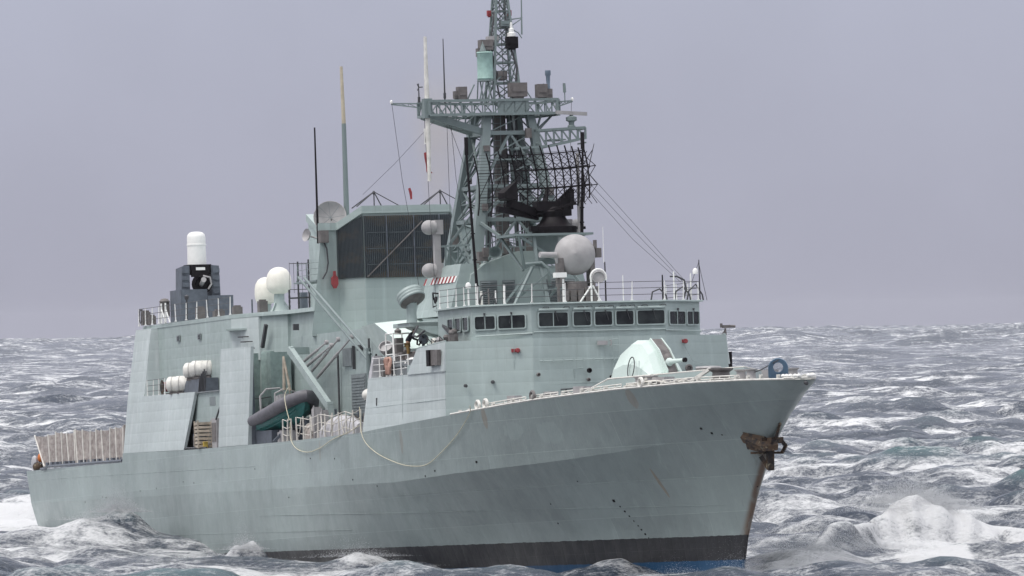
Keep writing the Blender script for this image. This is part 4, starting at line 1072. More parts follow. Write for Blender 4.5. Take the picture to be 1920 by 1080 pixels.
m_.path([(-49.5, -.35, 24.2), (-49.7, -.6, 26), (-49.8, -.7, 27.5), (-50.1, -.35, 29)], .05, 5); m_.path([(-49.6, .5, 24.5), (-49.5, .65, 26), (-49.8, .3, 27.5), (-50, .2, 29)], .06, 5); m_.build('topmast_ladder', 'wire', topm)
# ESM drum
m_ = MB(); m_.lathe([(.42, 0), (.46, .08), (.43, .12), (.43, 1.42), (.46, 1.46), (.42, 1.52), (0, 1.56)], (-49.6, -1.12, 25.35), n=24); ed = m_.build('mint_drum', simple('mint_drum_paint', (0.31, 0.46, 0.42), .6), topm); ed['label'] = 'mint green drum antenna on the mast'
m_ = MB(); m_.lathe([(.2, 0), (0, .55)], (-49.5, -1.25, 26.9), n=8); m_.tube((-49.6, -.98, 26.9), (-49.6, -.98, 27.5), .05, .02); m_.build('drum_finial', 'paintmast', ed)
m_ = MB()
for a in range(6):
    c1, s1 = math.cos(a * 1.047), math.sin(a * 1.047); c2, s2 = math.cos(a * 1.047 + .5), math.sin(a * 1.047 + .5)
    m_.bar((-49.6 + .5 * c1, -1.12 + .5 * s1, 24.2), (-49.6 + .42 * c2, -1.12 + .42 * s2, 25.36), .06)
m_.lathe([(.46, 0), (.46, .08)], (-49.6, -1.12, 25.27), n=20); m_.build('drum_stand', 'paintmast', ed)
for (x, y, z, s_, mt) in ((-49.4, -2.55, 24.62, (.5, .5, .72), 'brown'), (-49.4, -2.85, 24.55, (.3, .3, .4), 'brown'), (-48.9, .45, 24.75, (.6, .95, .75), 'brown'), (-48.9, .45, 24.3, (.35, .6, .3), 'brown'), (-49.4, 1.95, 24.7, (.6, .55, .72), 'brown'), (-49.4, 2.35, 24.55, (.4, .35, .5), 'brown'),
                          (-49.6, .42, 27.35, (.5, .6, .62), 'black'), (-49.8, -1.0, 27.25, (.6, .7, .55), 'brown'), (-49.8, -1.3, 26.85, (.45, .4, .45), 'brown'), (-50.0, -.55, 27.55, (.5, .6, .35), 'radome'), (-50.3, -.6, 29.0, (.2, .2, .3), 'red'), (-50.3, .55, 29.0, (.2, .2, .3), 'red'), (-49.8, -.15, 25.6, (.5, .5, .45), 'brown'), (-49.8, .1, 28.4, (.4, .5, .3), 'paintmast')):
    m_ = MB(); m_.box((x, y, z), s_); m_.box((x + s_[0] * .52, y, z), (.06, s_[1] * .8, s_[2] * .3)); m_.box((x, y, z - s_[2] * .5 - .03), (s_[0] * .6, s_[1] * .6, .08)); m_.build('sensor_box', mt, topm)
for y in (-2.3, -1.5, 1.4, 2.6):
    m_ = MB(); m_.bar((-49.3, y, 24.2), (-49.5, y + (.5 if y < 0 else -.5), 25.1), .06); m_.build('sensor_brace', 'paintmast', topm)
m_ = MB(); m_.lathe([(.24, 0), (.24, .18), (.14, .22), (.14, .42), (.08, .46), (.06, .75), (0, .78)], (-49.6, .42, 27.68), n=14); m_.build('beacon_lamp', 'white', topm)
m_ = MB(); m_.lathe([(.12, 0), (.10, .3), (.12, .75), (.16, .8), (.16, 1.05), (0, 1.06)], (-49.4, 2.35, 24.75), n=12)
for a in (0, 2.1, 4.2): m_.bar((-49.4 + .2 * math.cos(a), 2.35 + .2 * math.sin(a), 24.2), (-49.4, 2.35, 24.85), .05)
m_.build('blue_aerial', simple('blue_grey_aerial', (0.17, 0.22, 0.28), .5), topm)
m_ = MB(); m_.tube((-49.5, 3.3, 24.15), (-49.5, 3.3, 24.6), .03); m_.tube((-49.5, 3.3, 24.6), (-49.5, 3.28, 25.1), .09, .08, 8); m_.build('stub_aerial', 'paintmast', topm)
m_ = MB(); m_.bar((-50.1, .3, 28.6), (-49.9, 1.1, 28.7), .06); m_.bar((-50.1, .3, 28.1), (-49.9, 1.1, 28.65), .05); m_.tube((-49.9, 1.1, 27.8), (-49.9, 1.15, 30.4), .05, .03); m_.path([(-50, .6, 28.1), (-49.9, .9, 27.9), (-49.9, 1.1, 27.6)], .03, 5); m_.build('dipole_arm', 'paintmast', topm)
# white pole through the yard end, whips
m_ = MB(); m_.tube((-49.0, -4.62, 19.9), (-49.0, -4.62, 23.4), .10, .14, 10); m_.tube((-49.0, -4.62, 24.3), (-49.0, -4.62, 27.7), .14, .09, 10); m_.build('white_mast_pole', 'offwhite', ship)
m_ = MB(); m_.bb((-49.25, -4.85, 23.3), (-48.75, -4.4, 24.35)); m_.build('pole_clamp', 'paintmast', ship)
for (p, q, r_) in (((-49.4, -3.5, 24.1), (-49.4, -3.5, 27.6), .04), ((-49.4, -4.95, 24.2), (-49.4, -4.95, 25.2), .035)):
    m_ = MB(); m_.tube(p, q, r_ * 1.3, r_ * .6, 6); m_.box(lerp3(p, q, .12), (.12, .12, .3)); m_.build('whip_aerial', 'wire', ship)
m_ = MB()
for a in range(3): m_.tube((-49.4, -4.95, 25.0), (-49.4 + .1, -4.95 + .2 * math.cos(a * 2.1), 25.0 + .2 * math.sin(a * 2.1)), .03)
m_.build('wind_vane', 'wire', ship)
# nav radar bracket on the port side
br_ = MB(); xa, xb = -49.6, -48.2
for x in (xa, xb):
    br_.bar((x, 1.3, 22.5), (x, 4.0, 22.62), .13); br_.bar((x, .0, 21.55), (x, 2.0, 21.65), .13); br_.bar((x, 2.0, 21.65), (x, 4.0, 22.05), .14); br_.bar((x, 4.0, 22.62), (x, 4.0, 22.0), .10)
    br_.lattice((x, 1.3, 22.5), (x, 4.0, 22.62), (x, 1.3, 21.6), (x, 4.0, 22.05), 6, .07)
for y in (1.4, 2.7, 4.0): br_.bar((xa, y, 22.55), (xb, y, 22.55), .08); br_.bar((xa, y, 21.8), (xb, y, 21.8), .08)
br_.bb((xa, 2.0, 21.95), (xb, 2.9, 22.02)); nvb = br_.build('radar_bracket', 'paintmast', mast)
m_ = MB(); m_.lathe([(.22, 0), (.22, .12), (.15, .2), (.16, .35), (.3, .42), (.3, .6), (.1, .68), (.08, .8)], (-48.6, 3.35, 22.6), n=14); m_.build('radar_motor', 'paintmast', nvb)
m_ = MB(); m_.box((-48.6, 3.35, 23.42), (.22, 1.75, .16), Matrix.Rotation(R(-4), 3, 'X')); m_.box((-48.48, 3.35, 23.42), (.05, 1.7, .20), Matrix.Rotation(R(-4), 3, 'X')); m_.build('radar_bar', 'radome', nvb)

# ------------------------------------------------------------------ big air search radar
sp = MB(); pz = 16.72
sp.bb((-45.6, -2.0, pz - .12), (-42.2, 2.4, pz)); 
srp = sp.build('radar_platform', 'paintmast', ship)
m_ = MB()
for (p, q) in (((-42.4, -1.7, pz - .1), (-43.2, -1.2, 14.9)), ((-42.4, 1.9, pz - .1), (-43.2, 1.2, 14.9)), ((-42.4, -1.7, pz - .1), (-43.2, 1.2, 14.9)), ((-42.4, 1.9, pz - .1), (-43.2, -1.2, 14.9)), ((-45.4, -1.8, pz - .1), (-43.4, -1.2, 14.8)), ((-45.4, 2.0, pz - .1), (-43.4, 1.2, 14.8)), ((-45.3, -1.8, pz - .1), (-47.6, -2.0, 15.4)), ((-45.3, 2.2, pz - .1), (-47.6, 2.0, 15.4)), ((-45.5, -1.8, pz), (-48.2, -2.1, 17.6)), ((-45.5, 1.8, pz), (-48.2, 2.1, 17.6))):
    m_.bar(p, q, .13)
m_.lathe([(.75, 0), (.55, -1.5)], (-43.8, .2, pz - .1), n=14); m_.build('platform_struts', 'paintmast', srp)
# forward tripod on the bridge roof carrying the platform front
m_ = MB()
for (p, q, w) in (((-42.2, -1.05, pz - 1.8), (-40.9, -2.55, ZR), .14), ((-42.2, -1.05, pz - 1.8), (-43.0, -2.6, ZR), .12), ((-42.2, -.6, pz - 1.7), (-41.3, -.5, ZR), .2), ((-42.2, -1.05, pz - 1.8), (-42.2, .8, pz - 1.8), .14), ((-42.2, .9, pz - 1.8), (-41.2, 2.2, ZR), .12), ((-41.6, -2.1, 13.6), (-41.5, 1.6, 13.8), .10), ((-41.7, -1.9, 13.4), (-41.6, -.3, 14.6), .1), ((-41.7, -.4, 13.2), (-41.8, 1.0, 14.8), .12), ((-41.6, -.4, 14.6), (-41.5, 1.6, 13.2), .1), ((-42.2, -.8, 14.9), (-42.6, -.8, pz - .1), .16)):
    m_.bar(p, q, w)
m_.path([(-42.3, -1.4, 15.1), (-42.0, -.6, 15.15), (-41.9, -.25, 14.8), (-41.9, -.2, 13.9)], .09, 7); m_.build('platform_tripod', 'paintmast', ship)
asr = MB(); c0 = Vector((-43.9, .75, pz))
asr.lathe([(1.15, 0), (1.2, .1), (1.2, .38), (1.0, .45), (.8, .6), (.62, .9), (.7, 1.2), (.5, 1.45)], c0, n=20)
asr.box(c0 + Vector((.3, -1.2, .3)), (.4, .5, .3)); asr.box(c0 + Vector((.2, 1.3, .3)), (.3, .7, .14)); asr.box(c0 + Vector((.4, .55, 1.25)), (.5, .5, .6)); asr.box(c0 + Vector((0, -.3, 1.5)), (.9, 1.5, .5)); asr.box(c0 + Vector((.2, .6, 1.6)), (.6, .7, .6)); asr.box(c0 + Vector((.1, .9, 2.0)), (.4, .35, .7))
asro = asr.build('search_radar', 'black', ship); asro['label'] = 'large black open-lattice search radar antenna'
# antenna frame: faces f_, spans w_, in ship axes (eye direction is about (.958,-.287))
yaw = R(-52)
FD2 = Vector((math.cos(yaw), math.sin(yaw), 0)); WDIR = Vector((-FD2.y, FD2.x, 0))
ctr = c0 + Vector((-.2, -.85, 2.42))
def refl(w, hgt): return ctr + WDIR * w + FD2 * (w * w / 10.5 + hgt * hgt / 9.0 - 1.0) + Vector((0, 0, hgt))
def hlo(w): return -1.45 + .035 * (w + 1.2) ** 2
def hhi(w): return 2.35 - .03 * w * w
ribs = [i * .60 for i in range(-6, 7)]
for w in ribs:
    m_ = MB(); hs_ = np.linspace(hlo(w), hhi(w), 9); m_.path([refl(w, q) for q in hs_], .042, 5); m_.build('reflector_rib', 'black', asro)
bk_ = MB(); BO = FD2 * -.75
for w0, w1 in zip(ribs[:-1], ribs[1:]):
    if w0 < -2.7:
        for q in (-.3, 1.0): bk_.bar(refl(w0, q), refl(w1, q), .035)
        bk_.bar(refl(w0, -.3), refl(w1, 1.0), .03)
        continue
    for q in (-.9, .1, 1.1, 1.9):
        if q >= max(hlo(w0), hlo(w1)) : bk_.bar(refl(w0, q), refl(w1, q), .06)
    for q0, q1 in ((-.9, .1), (.1, 1.1), (1.1, 1.9)):
        bk_.bar(refl(w0, q0), refl(w1, q1) + BO, .032); bk_.bar(refl(w1, q0) + BO, refl(w0, q1), .032)
    for q in (.1, 1.1): bk_.bar(refl(w0, q) + BO, refl(w1, q) + BO, .045)
    bk_.bar(refl(w0, 1.1), refl(w0, 1.1) + BO, .05); bk_.bar(refl(w0, .1), refl(w0, .1) + BO, .05)
bk_.build('reflector_truss', 'black', asro)
gm = MB()
for w0, w1 in zip(ribs[:-1], ribs[1:]):
    for q in np.arange(-.9, 2.0, .16):
        if q >= max(hlo(w0), hlo(w1)): gm.bar(refl(w0, q), refl(w1, q), .016)
tag(gm.build('reflector_mesh', 'black', asro), kind='stuff')
m_ = MB(); hp = ctr + FD2 * 2.6 + Vector((0, 0, -.35))
m_.loft([[hp + WDIR * (-.55) + Vector((0, 0, -.3)), hp + WDIR * .55 + Vector((0, 0, -.3)), hp + WDIR * .55 + Vector((0, 0, .75)), hp + WDIR * (-.55) + Vector((0, 0, .3))], [hp + FD2 * .7 + WDIR * (-.2) + Vector((0, 0, -.2)), hp + FD2 * .7 + WDIR * .2 + Vector((0, 0, -.2)), hp + FD2 * .7 + WDIR * .2 + Vector((0, 0, .1)), hp + FD2 * .7 + WDIR * (-.2) + Vector((0, 0, .1))]]); m_.build('feed_horn', 'black', asro)
m_ = MB(); m_.bar(ctr + Vector((0, 0, -1.3)), hp + Vector((0, 0, -.45)), .38, .42); m_.bar(ctr + Vector((0, 0, -1.5)), hp + FD2 * 1.1 + Vector((0, 0, -.75)), .16, .3); m_.bar(refl(-2.2, -.8), ctr + FD2 * .3 + Vector((0, 0, -1.4)), .12); m_.bar(refl(2.2, -.8), ctr + FD2 * .3 + Vector((0, 0, -1.4)), .12); m_.bar(refl(1.2, 0) + BO, ctr + FD2 * -.5 + Vector((0, 0, -1.5)), .3); m_.bar(refl(-.5, 0) + BO, ctr + FD2 * -.3 + Vector((0, 0, -1.4)), .2); m_.build('feed_boom', 'black', asro)
# dark poles each side of the radar, side domes and their brackets
for (p, q, top) in (((-43.4, -3.75, ZR), (-43.4, -4.15, 21.0), .95), ((-43.0, 2.0, 16.6), (-43.0, 2.2, 21.2), .9)):
    m_ = MB(); m_.tube(p, q, .09, .06, 7); m_.tube(q, Vector(q) + Vector((0, 0, top)), .11, .11, 8)
    for k in range(5): m_.box(lerp3(p, q, .15 + .17 * k), (.2, .2, .06))
    m_.build('pole_aerial', 'black', ship)
m_ = MB(); m_.tube((-43.5, 2.05, 18.0), (-43.5, 3.0, 21.5), .045, .02, 5); m_.build('whip_aerial', 'wire', ship)
m_ = MB(); m_.tube((-43.2, 1.95, 16.4), (-43.2, 1.95, 21.0), .11, .09, 8); m_.build('white_mast_pole', 'radome', ship)
for (c_, s_) in (((-50.0, -4.45, 17.45), -1), ((-50.0, -4.50, 15.12), -1), ((-45.0, 2.35, 17.15), 1)):
    m_ = MB(); m_.sphere(c_, .40, (1, 1.05, 1), 20, 12); m_.lathe([(.38, 0), (.36, .35)], c_, (0, -s_, 0), 18); m_.box((c_[0] - .1, c_[1] - s_ * .52, c_[2]), (.7, .42, .78)); m_.build('side_radome', 'radome', ship)
m_ = MB(); m_.bb((-50.2, -4.2, 15.0), (-49.85, -3.85, 17.4)); m_.build('radome_post', 'radome', ship)
m_ = MB()
for z in (16.4, 15.25): m_.bar((-50, -4.0, z), (-49.5, -2.3, z + .05), .11)
for y in (-3.6, -2.9): m_.bar((-49.9, y, 15.25), (-49.8, y, 16.4), .08)
m_.bar((-49.9, -3.6, 16.4), (-49.8, -2.9, 15.25), .07); m_.bar((-49.9, -2.9, 16.4), (-49.6, -2.3, 15.3), .07); m_.bar((-49.9, -3.4, 16.5), (-49.8, -2.0, 18.2), .08); m_.bar((-50.3, -3.2, 16.5), (-50.2, -2.0, 18.0), .08); m_.build('radome_bracket', 'paintmast', ship)
for (x, y, z, s_) in ((-48.0, -.95, 16.35, (.4, .4, 1.0)), (-48.2, .6, 16.1, (.4, .35, .9)), (-48.0, -.2, 15.9, (.5, .3, .6)), (-47.6, -1.4, 16.0, (.4, .3, .4))):
    m_ = MB(); m_.box((x, y, z), s_); m_.box((x + .2, y, z + .1), (.08, s_[1] * .7, s_[2] * .4)); m_.build('cabinet', 'brown', ship)
railing([(-46.8, -1.3, 15.9), (-46.8, .6, 15.9)], 1.0, 4, mat='paintmast', wmat='paintmast')

# rigging: halyards and stays, each its own line
for pts in ([(-49.5, -6.45, 24.1), (-49.5, -6.0, 20), (-49.6, -5.5, 17.0), (-49.5, -5.2, 13.6)], [(-49.2, -4.75, 23.4), (-49.2, -4.62, 19), (-48.5, -4.6, 12.8)], [(-49.5, -3.4, 23.4), (-49.6, -3.35, 18), (-50, -3.3, 14)], [(-49.5, -3.2, 23.4), (-49.6, -2.95, 20), (-49.6, -2.3, 16)], [(-49.4, -3.9, 23.4), (-60, -3.4, 21.4), (-71, -2.2, 20.2)], [(-49.4, -3.4, 23.2), (-49.5, -2.3, 20.2)], [(-43, 2.4, 20.0), (-40, 4.2, 16.8), (-37.0, 5.7, 13.9)], [(-43, 2.3, 19.6), (-40, 4.1, 16.5), (-37.0, 5.6, 13.85)], [(-43, 2.2, 19.3), (-40, 3.9, 16.2), (-37.0, 5.5, 13.8)], [(-49.6, 3.7, 24.1), (-49.0, 3.4, 22), (-48, 3.0, 18)], [(-49.5, -3.6, 22.9), (-49.6, -2.6, 22.6), (-49.6, -2.0, 22.9)]):
    m_ = MB(); m_.path(pts, .013, 4); m_.build('rigging_line', 'wire', ship)
def flag(pts, w, mat, label):
    o = thing('signal_flag', label, 'flag', pts[0]); m_ = MB(); p0 = Vector(pts[0])
    L_ = [Vector(p) - p0 for p in pts]; n_ = len(L_)
    m_.loft([[p + Vector((.03, w * (.5 + .3 * math.sin(i * 2)), 0)), p + Vector((.06 * math.sin(i * 3), -w * .5, -.05))] for i, p in enumerate(L_)], cap=False, close=False)
    m_.build('cloth', mat, o); return o
flag([(-49.2, -4.72, 21.5), (-49.2, -4.70, 21.2), (-49.2, -4.62, 20.8), (-49.2, -4.62, 20.5), (-49.2, -4.55, 20.35)], .22, 'red', 'faded red signal flag bunched on its halyard under the yard')
flag([(-49.2, -4.70, 22.8), (-49.2, -4.68, 22.4), (-49.2, -4.70, 21.95)], .2, 'white', 'white signal flag bunched on its halyard above the red one')
flag([(-49.55, -5.62, 19.6), (-49.55, -5.56, 19.35), (-49.55, -5.5, 19.0)], .12, 'red', 'small red pennant on the outermost halyard below the yardarm')
# ================================================================== midship house, funnel, hangar
mid_ = MB(); mid_.loft([P3(sym([(-46.6, -5.0), (-73, -5.0), (-84.5, -5.2)]), 6.3), P3(sym([(-46.6, -4.9), (-73, -4.9), (-84.5, -5.0)]), 12.4)])
mid_house = mid_.build('midship_house', 'paint', ship)
# pale sloping shoulder plate
for s_ in (-1, 1):
    m_ = MB(); m_.loft([[Vector(p) for p in ((-52.2, s_ * 4.4, 12.62), (-52.2, s_ * 7.05, 12.42), (-48.5, s_ * 6.3, 10.9), (-48.5, s_ * 4.4, 10.95))], [Vector(p) for p in ((-58, s_ * 4.4, 12.55), (-56.5, s_ * 6.6, 12.35), (-53.5, s_ * 6.2, 10.6), (-53.5, s_ * 4.4, 10.6))]]); m_.build('shoulder_plate', 'mint', ship)
    m_ = MB(); m_.bb((-52.5, s_ * 4.9, 9.4), (-46.6, s_ * 6.1, 10.9)); m_.build('wing_locker', 'paint', ship)
# funnel
def fring(z, k=1.0, top=False):
    zz = [z] * 5
    h_ = [(-70.0, -2.5), (-72.0, -3.45), (-71.9, -4.55 * k), (-77.2, -3.1 * k), (-80, -3.0)]
    full = sym(h_)
    return [Vector((x, y, z - (.85 if (top and abs(y) > 3.0) else 0))) for x, y in full]
fu = MB(); fu.loft([fring(12.3, 1.14), fring(15.5, 1.05), fring(19.1, .98, True)])
funnel = fu.build('funnel', 'paint', ship)
m_ = MB(); rr = [Vector((x, y, z + .0)) for x, y, z in [tuple(p) for p in fring(19.1, 1.0, True)]]
m_.loft([[p + Vector((.12 if p.x > -73 else 0, .12 if p.y > 0 else -.12, .0)) for p in rr], [p + Vector((.12 if p.x > -73 else 0, .12 if p.y > 0 else -.12, .42)) for p in rr]]); m_.build('funnel_rim', 'paint', funnel)
# intake faces with vertical bars
bars = MB()
def intake(a, b_, za, zb0, zb1, nm):
    a = Vector(a); b_ = Vector(b_); n_ = Vector((-(b_ - a).y, (b_ - a).x, 0)).normalized()
    if n_.x < 0: n_ = -n_
    m_ = MB(); q = [a + n_ * .02 + Vector((0, 0, za)), b_ + n_ * .02 + Vector((0, 0, za)), b_ + n_ * .02 + Vector((0, 0, zb1)), a + n_ * .02 + Vector((0, 0, zb0))]
    m_.prism(q, n_ * .03); o = m_.build(nm, M['louvrebg'], funnel)
    L_ = (b_ - a).length; k_ = int(L_ / .11)
    for i in range(k_ + 1):
        f_ = i / k_; p = a.lerp(b_, f_) + n_ * .10
        bars.bar(p + Vector((0, 0, za)), p + Vector((0, 0, zb0 + (zb1 - zb0) * f_)), .035)
    return n_
ml, t, b = nodes_of('intake_screen'); c = N(t, 'ShaderNodeTexCoord').outputs['Object']
lc = mix_c(t, ramp_n(t, noise(t, c, .55, 5, sc=(1, 1, 2.2)), .42, .62), (0.040, 0.050, 0.062), (0.115, 0.092, 0.068))
t.links.new(lc, b.inputs['Base Color']); b.inputs['Roughness'].default_value = .8; M['louvrebg'] = ml
intake((-69.98, -2.5, 0), (-69.98, 2.5, 0), 15.45, 18.95, 18.95, 'intake_screen')
for s_ in (-1, 1): intake((-71.98, s_ * 3.45, 0), (-70.02, s_ * 2.52, 0), 15.5, 18.3, 18.95, 'intake_screen')
M['bar'] = simple('intake_bar', (0.060, 0.072, 0.080), .7)
tag(bars.build('intake_bars', 'bar', funnel), kind='stuff')
for y in (-1.2, .4, 1.9):
    m_ = MB(); m_.bar((-69.83, y, 15.45), (-69.83, y, 18.95), .06); m_.build('intake_mullion', 'dark', funnel)
m_ = MB(); m_.bar((-69.80, -2.4, 15.5), (-69.80, .9, 18.6), .06); m_.build('intake_brace', 'brown', funnel)
for zz in (16.2, 17.1, 18.0):
    m_ = MB(); m_.bar((-69.90, -2.4, zz), (-69.90, 2.4, zz), .06); m_.build('intake_crossbar', 'bar', funnel)
m_ = MB(); m_.loft([[Vector((-71.7 + dx, -3.85 + p[0], 14.95 + p[1])) for p in ((-.05, 0), (.08, 0), (.2, .25), (.18, .6), (.08, .72), (.06, .98), (-.04, .98), (-.06, .72), (-.17, .6), (-.18, .25))] for dx in (0, .22)]); ro = m_.build('red_canister', 'red', ship)
m_ = MB(); m_.box((-71.85, -4.35, 17.9), (.5, .5, .7)); m_.build('junction_box', 'brown', funnel)
m_ = MB(); m_.path([(-71.8, -4.35, 17.6), (-71.75, -4.2, 17.2), (-71.75, -4.15, 16.4), (-71.75, -4.25, 15.9), (-71.75, -4.5, 15.5)], .05, 6); m_.build('cable_run', 'wire', funnel)
# dishes and poles
m_ = MB(); m_.lathe([(0, 0), (.4, .05), (.75, .2), (.92, .38), (.95, .38), (.76, .17), (.4, .0), (0, -.05)], (-74.2, -3.25, 19.0), (.9, -.35, .3), 26); dsh = m_.build('dish_antenna', 'radome', ship)
m_ = MB(); m_.tube((-74.2, -3.2, 18.2), (-74.2, -3.2, 19.0), .1, .08); m_.build('dish_stand', 'brown', dsh)
for a in range(8):
    m_ = MB(); u = Vector((.35, .9, 0)).normalized(); v = Vector((-.3, .0, .95)).normalized(); d_ = u * math.cos(a * .785) + v * math.sin(a * .785); c_ = Vector((-74.05, -3.3, 19.05)); m_.bar(c_, c_ + d_ * .85 + Vector((.3, -.1, .1)), .02); m_.build('dish_rib', 'grate', dsh)
m_ = MB(); m_.lathe([(0, 0), (.3, .1), (.38, .22), (.3, .14), (0, .04)], (-74, -4.6, 18.05), (.3, -.9, .2), 18); m_.tube((-74, -4.5, 18.0), (-73.8, -4.2, 17.9), .05); m_.build('dish_antenna', 'radome', ship)
m_ = MB(); m_.tube((-74, -2.35, 18.3), (-74, -2.35, 24.4), .17, .13, 10); pa = m_.build('tall_pole_aerial', 'paintmast', ship)
m_ = MB(); m_.tube((-74, -2.35, 24.4), (-74, -2.4, 27.65), .12, .085, 10); m_.build('pole_tip', 'ochre', pa)
for (p, q) in (((-74, -4.08, 17.6), (-74, -4.08, 24.2)),):
    m_ = MB(); m_.tube(p, q, .075, .045, 7); m_.build('whip_aerial', 'black', ship)
for y in (-1.55, 2.35):
    m_ = MB(); ap = Vector((-71, y, 20.35))
    for (x2, y2) in ((-70.2, y - 1.25), (-70.2, y + 1.25), (-72.5, y - .9), (-72.5, y + .9)): m_.bar(ap, (x2, y2, 19.5), .05)
    m_.tube(ap - Vector((0, 0, .85)), ap + Vector((0, 0, .05)), .035); m_.lathe([(.07, 0), (.1, .1), (.05, .2)], ap - Vector((0, 0, .15)), n=8); m_.build('tetrapod_aerial', 'wire', ship)
# side platform rails aft of the funnel, twin boom
railing([(-76.5, -4.7, 15.5), (-73, -4.7, 15.5), (-72.3, -4.4, 15.5)], 1.0, 3, mat='paintmast', wmat='paintmast')
m_ = MB(); m_.bb((-77, -4.8, 15.4), (-72.1, -3.6, 15.48)); m_.build('funnel_platform', 'paintmast', ship)
for (p, q) in (((-70.2, -6.0, 15.55), (-56.9, -6.0, 10.85)), ((-71.4, -6.0, 15.6), (-57.6, -6.0, 10.6))):
    m_ = MB(); m_.tube(p, q, .075, .075, 8); m_.build('cargo_boom', 'paintmast', ship)
m_ = MB(); m_.tube((-57.3, -6.0, 9.0), (-57.3, -6.0, 11.2), .16, .14); m_.build('boom_post', 'paintmast', ship)
for (x, y, z0, z1) in ((-80, -3.7, 13.4, 16.8), (-79.5, -3.2, 13.4, 16.9), (-80.2, -4.2, 13.4, 15.2)):
    m_ = MB(); m_.tube((x, y, z0), (x, y, z1), .06, .05, 6)
    for k in range(5): m_.box((x, y, z0 + (z1 - z0) * (.3 + .16 * k)), (.1, .1, .12))
    m_.build('cage_aerial', 'wire', ship)
m_ = MB()
for z in (16.7, 15.2): m_.path([(-80, -4.2, z), (-80, -2.6, z)], .02, 4)
for y in (-4.2, -3.95, -3.45, -2.9): m_.path([(-80, y, 15.0), (-80, y, 16.75)], .012, 4)
m_.bar((-80, -4.2, 14.7), (-80, -2.2, 14.75), .09); m_.build('aerial_cage', 'wire', ship)

# ------------------------------------------------------------------ hangar
hg = MB(); hg.loft([P3(sym([(-77.0, -5.25), (-84.0, -6.75), (-105.0, -6.75)]), 6.3), P3(sym([(-77.6, -5.05), (-84.0, -6.68), (-104.9, -6.68)]), 13.75)])
hangar = hg.build('hangar', 'paint', ship)
m_ = MB(); m_.loft([P3(sym([(-72.2, -4.9), (-77.0, -5.2), (-84.0, -6.71), (-105.05, -6.72)]), 13.72), P3(sym([(-72.2, -4.85), (-77.0, -5.15), (-84.0, -6.69), (-105.05, -6.70)]), 13.95)]); m_.build('hangar_roof', 'paint', hangar)
m_ = MB(); m_.loft([P3(sym([(-72.5, -5.03), (-78.5, -5.10)]), 6.4), P3(sym([(-72.0, -4.6), (-78.5, -4.9)]), 13.75)]); m_.build('hangar_neck', 'paint', ship)
for s_ in (-1, 1):
    # end screen, sloping inwards to the roof
    m_ = MB(); m_.loft([[Vector(p) for p in ((-105.0, s_ * 8.17, 6.32), (-99.4, s_ * 8.17, 6.30), (-99.4, s_ * 6.7, 6.30), (-105.0, s_ * 6.7, 6.32))], [Vector(p) for p in ((-105.0, s_ * 7.78, 9.70), (-101.0, s_ * 7.78, 9.66), (-101.0, s_ * 6.7, 9.66), (-105.0, s_ * 6.7, 9.70))], [Vector(p) for p in ((-105.0, s_ * 7.16, 13.74), (-101.4, s_ * 7.12, 13.72), (-101.4, s_ * 6.6, 13.72), (-105.0, s_ * 6.6, 13.74))]]); m_.build('end_screen', 'paler', ship)
    m_ = MB(); m_.loft([[Vector(p) for p in ((-99.4, s_ * 8.17, 6.30), (-90.3, s_ * 8.17, 6.26), (-90.3, s_ * 8.0, 6.26), (-99.4, s_ * 8.0, 6.30))], [Vector(p) for p in ((-101.0, s_ * 7.78, 9.66), (-88.7, s_ * 7.78, 9.62), (-88.7, s_ * 7.6, 9.62), (-101.0, s_ * 7.6, 9.66))]]); m_.build('side_screen', 'paler', ship)
    m_ = MB(); m_.bb((-101.0, s_ * 6.7, 9.54), (-82.0, s_ * 7.72, 9.60)); m_.build('raft_deck', 'deck', ship)
    m_ = MB(); m_.bb((-91.5, s_ * 7.50, 7.75), (-82.2, s_ * 7.58, 9.54)); rp = m_.build('recess_panel', 'paint', ship)
    if s_ < 0:
        m_ = MB(); m_.bb((-86.1, -7.60, 8.75), (-84.8, -7.55, 9.25)); m_.build('vent_grille', 'grate', rp)
    m_ = MB(); m_.loft([[Vector(p) for p in ((-82.2, s_ * 8.17, 6.28), (-75.5, s_ * 8.17, 6.30), (-75.5, s_ * 7.95, 6.30), (-82.2, s_ * 7.95, 6.28))], [Vector(p) for p in ((-81.7, s_ * 7.98, 11.92), (-74.95, s_ * 7.98, 11.86), (-74.95, s_ * 7.80, 11.86), (-81.7, s_ * 7.80, 11.92))]]); ts = m_.build('boat_bay_screen', 'paler', ship)
    m_ = MB(); m_.bb((-75.6, s_ * 7.72, 6.3), (-75.4, s_ * 7.95, 11.7)); m_.build('screen_edge_shade', 'dark', ts)  # dark strip down the screen edge: shade put into the colour
for (x, z) in ((-96.3, 12.95), (-91.3, 12.9)):
    m_ = MB(); m_.bb((x - .32, -6.78, z - .18), (x + .32, -6.72, z + .18)); pf = m_.build('port_light', 'grate', hangar)
    m_ = MB(); m_.bb((x - .22, -6.80, z - .12), (x + .22, -6.77, z + .12)); m_.build('pane', 'glass', hangar)
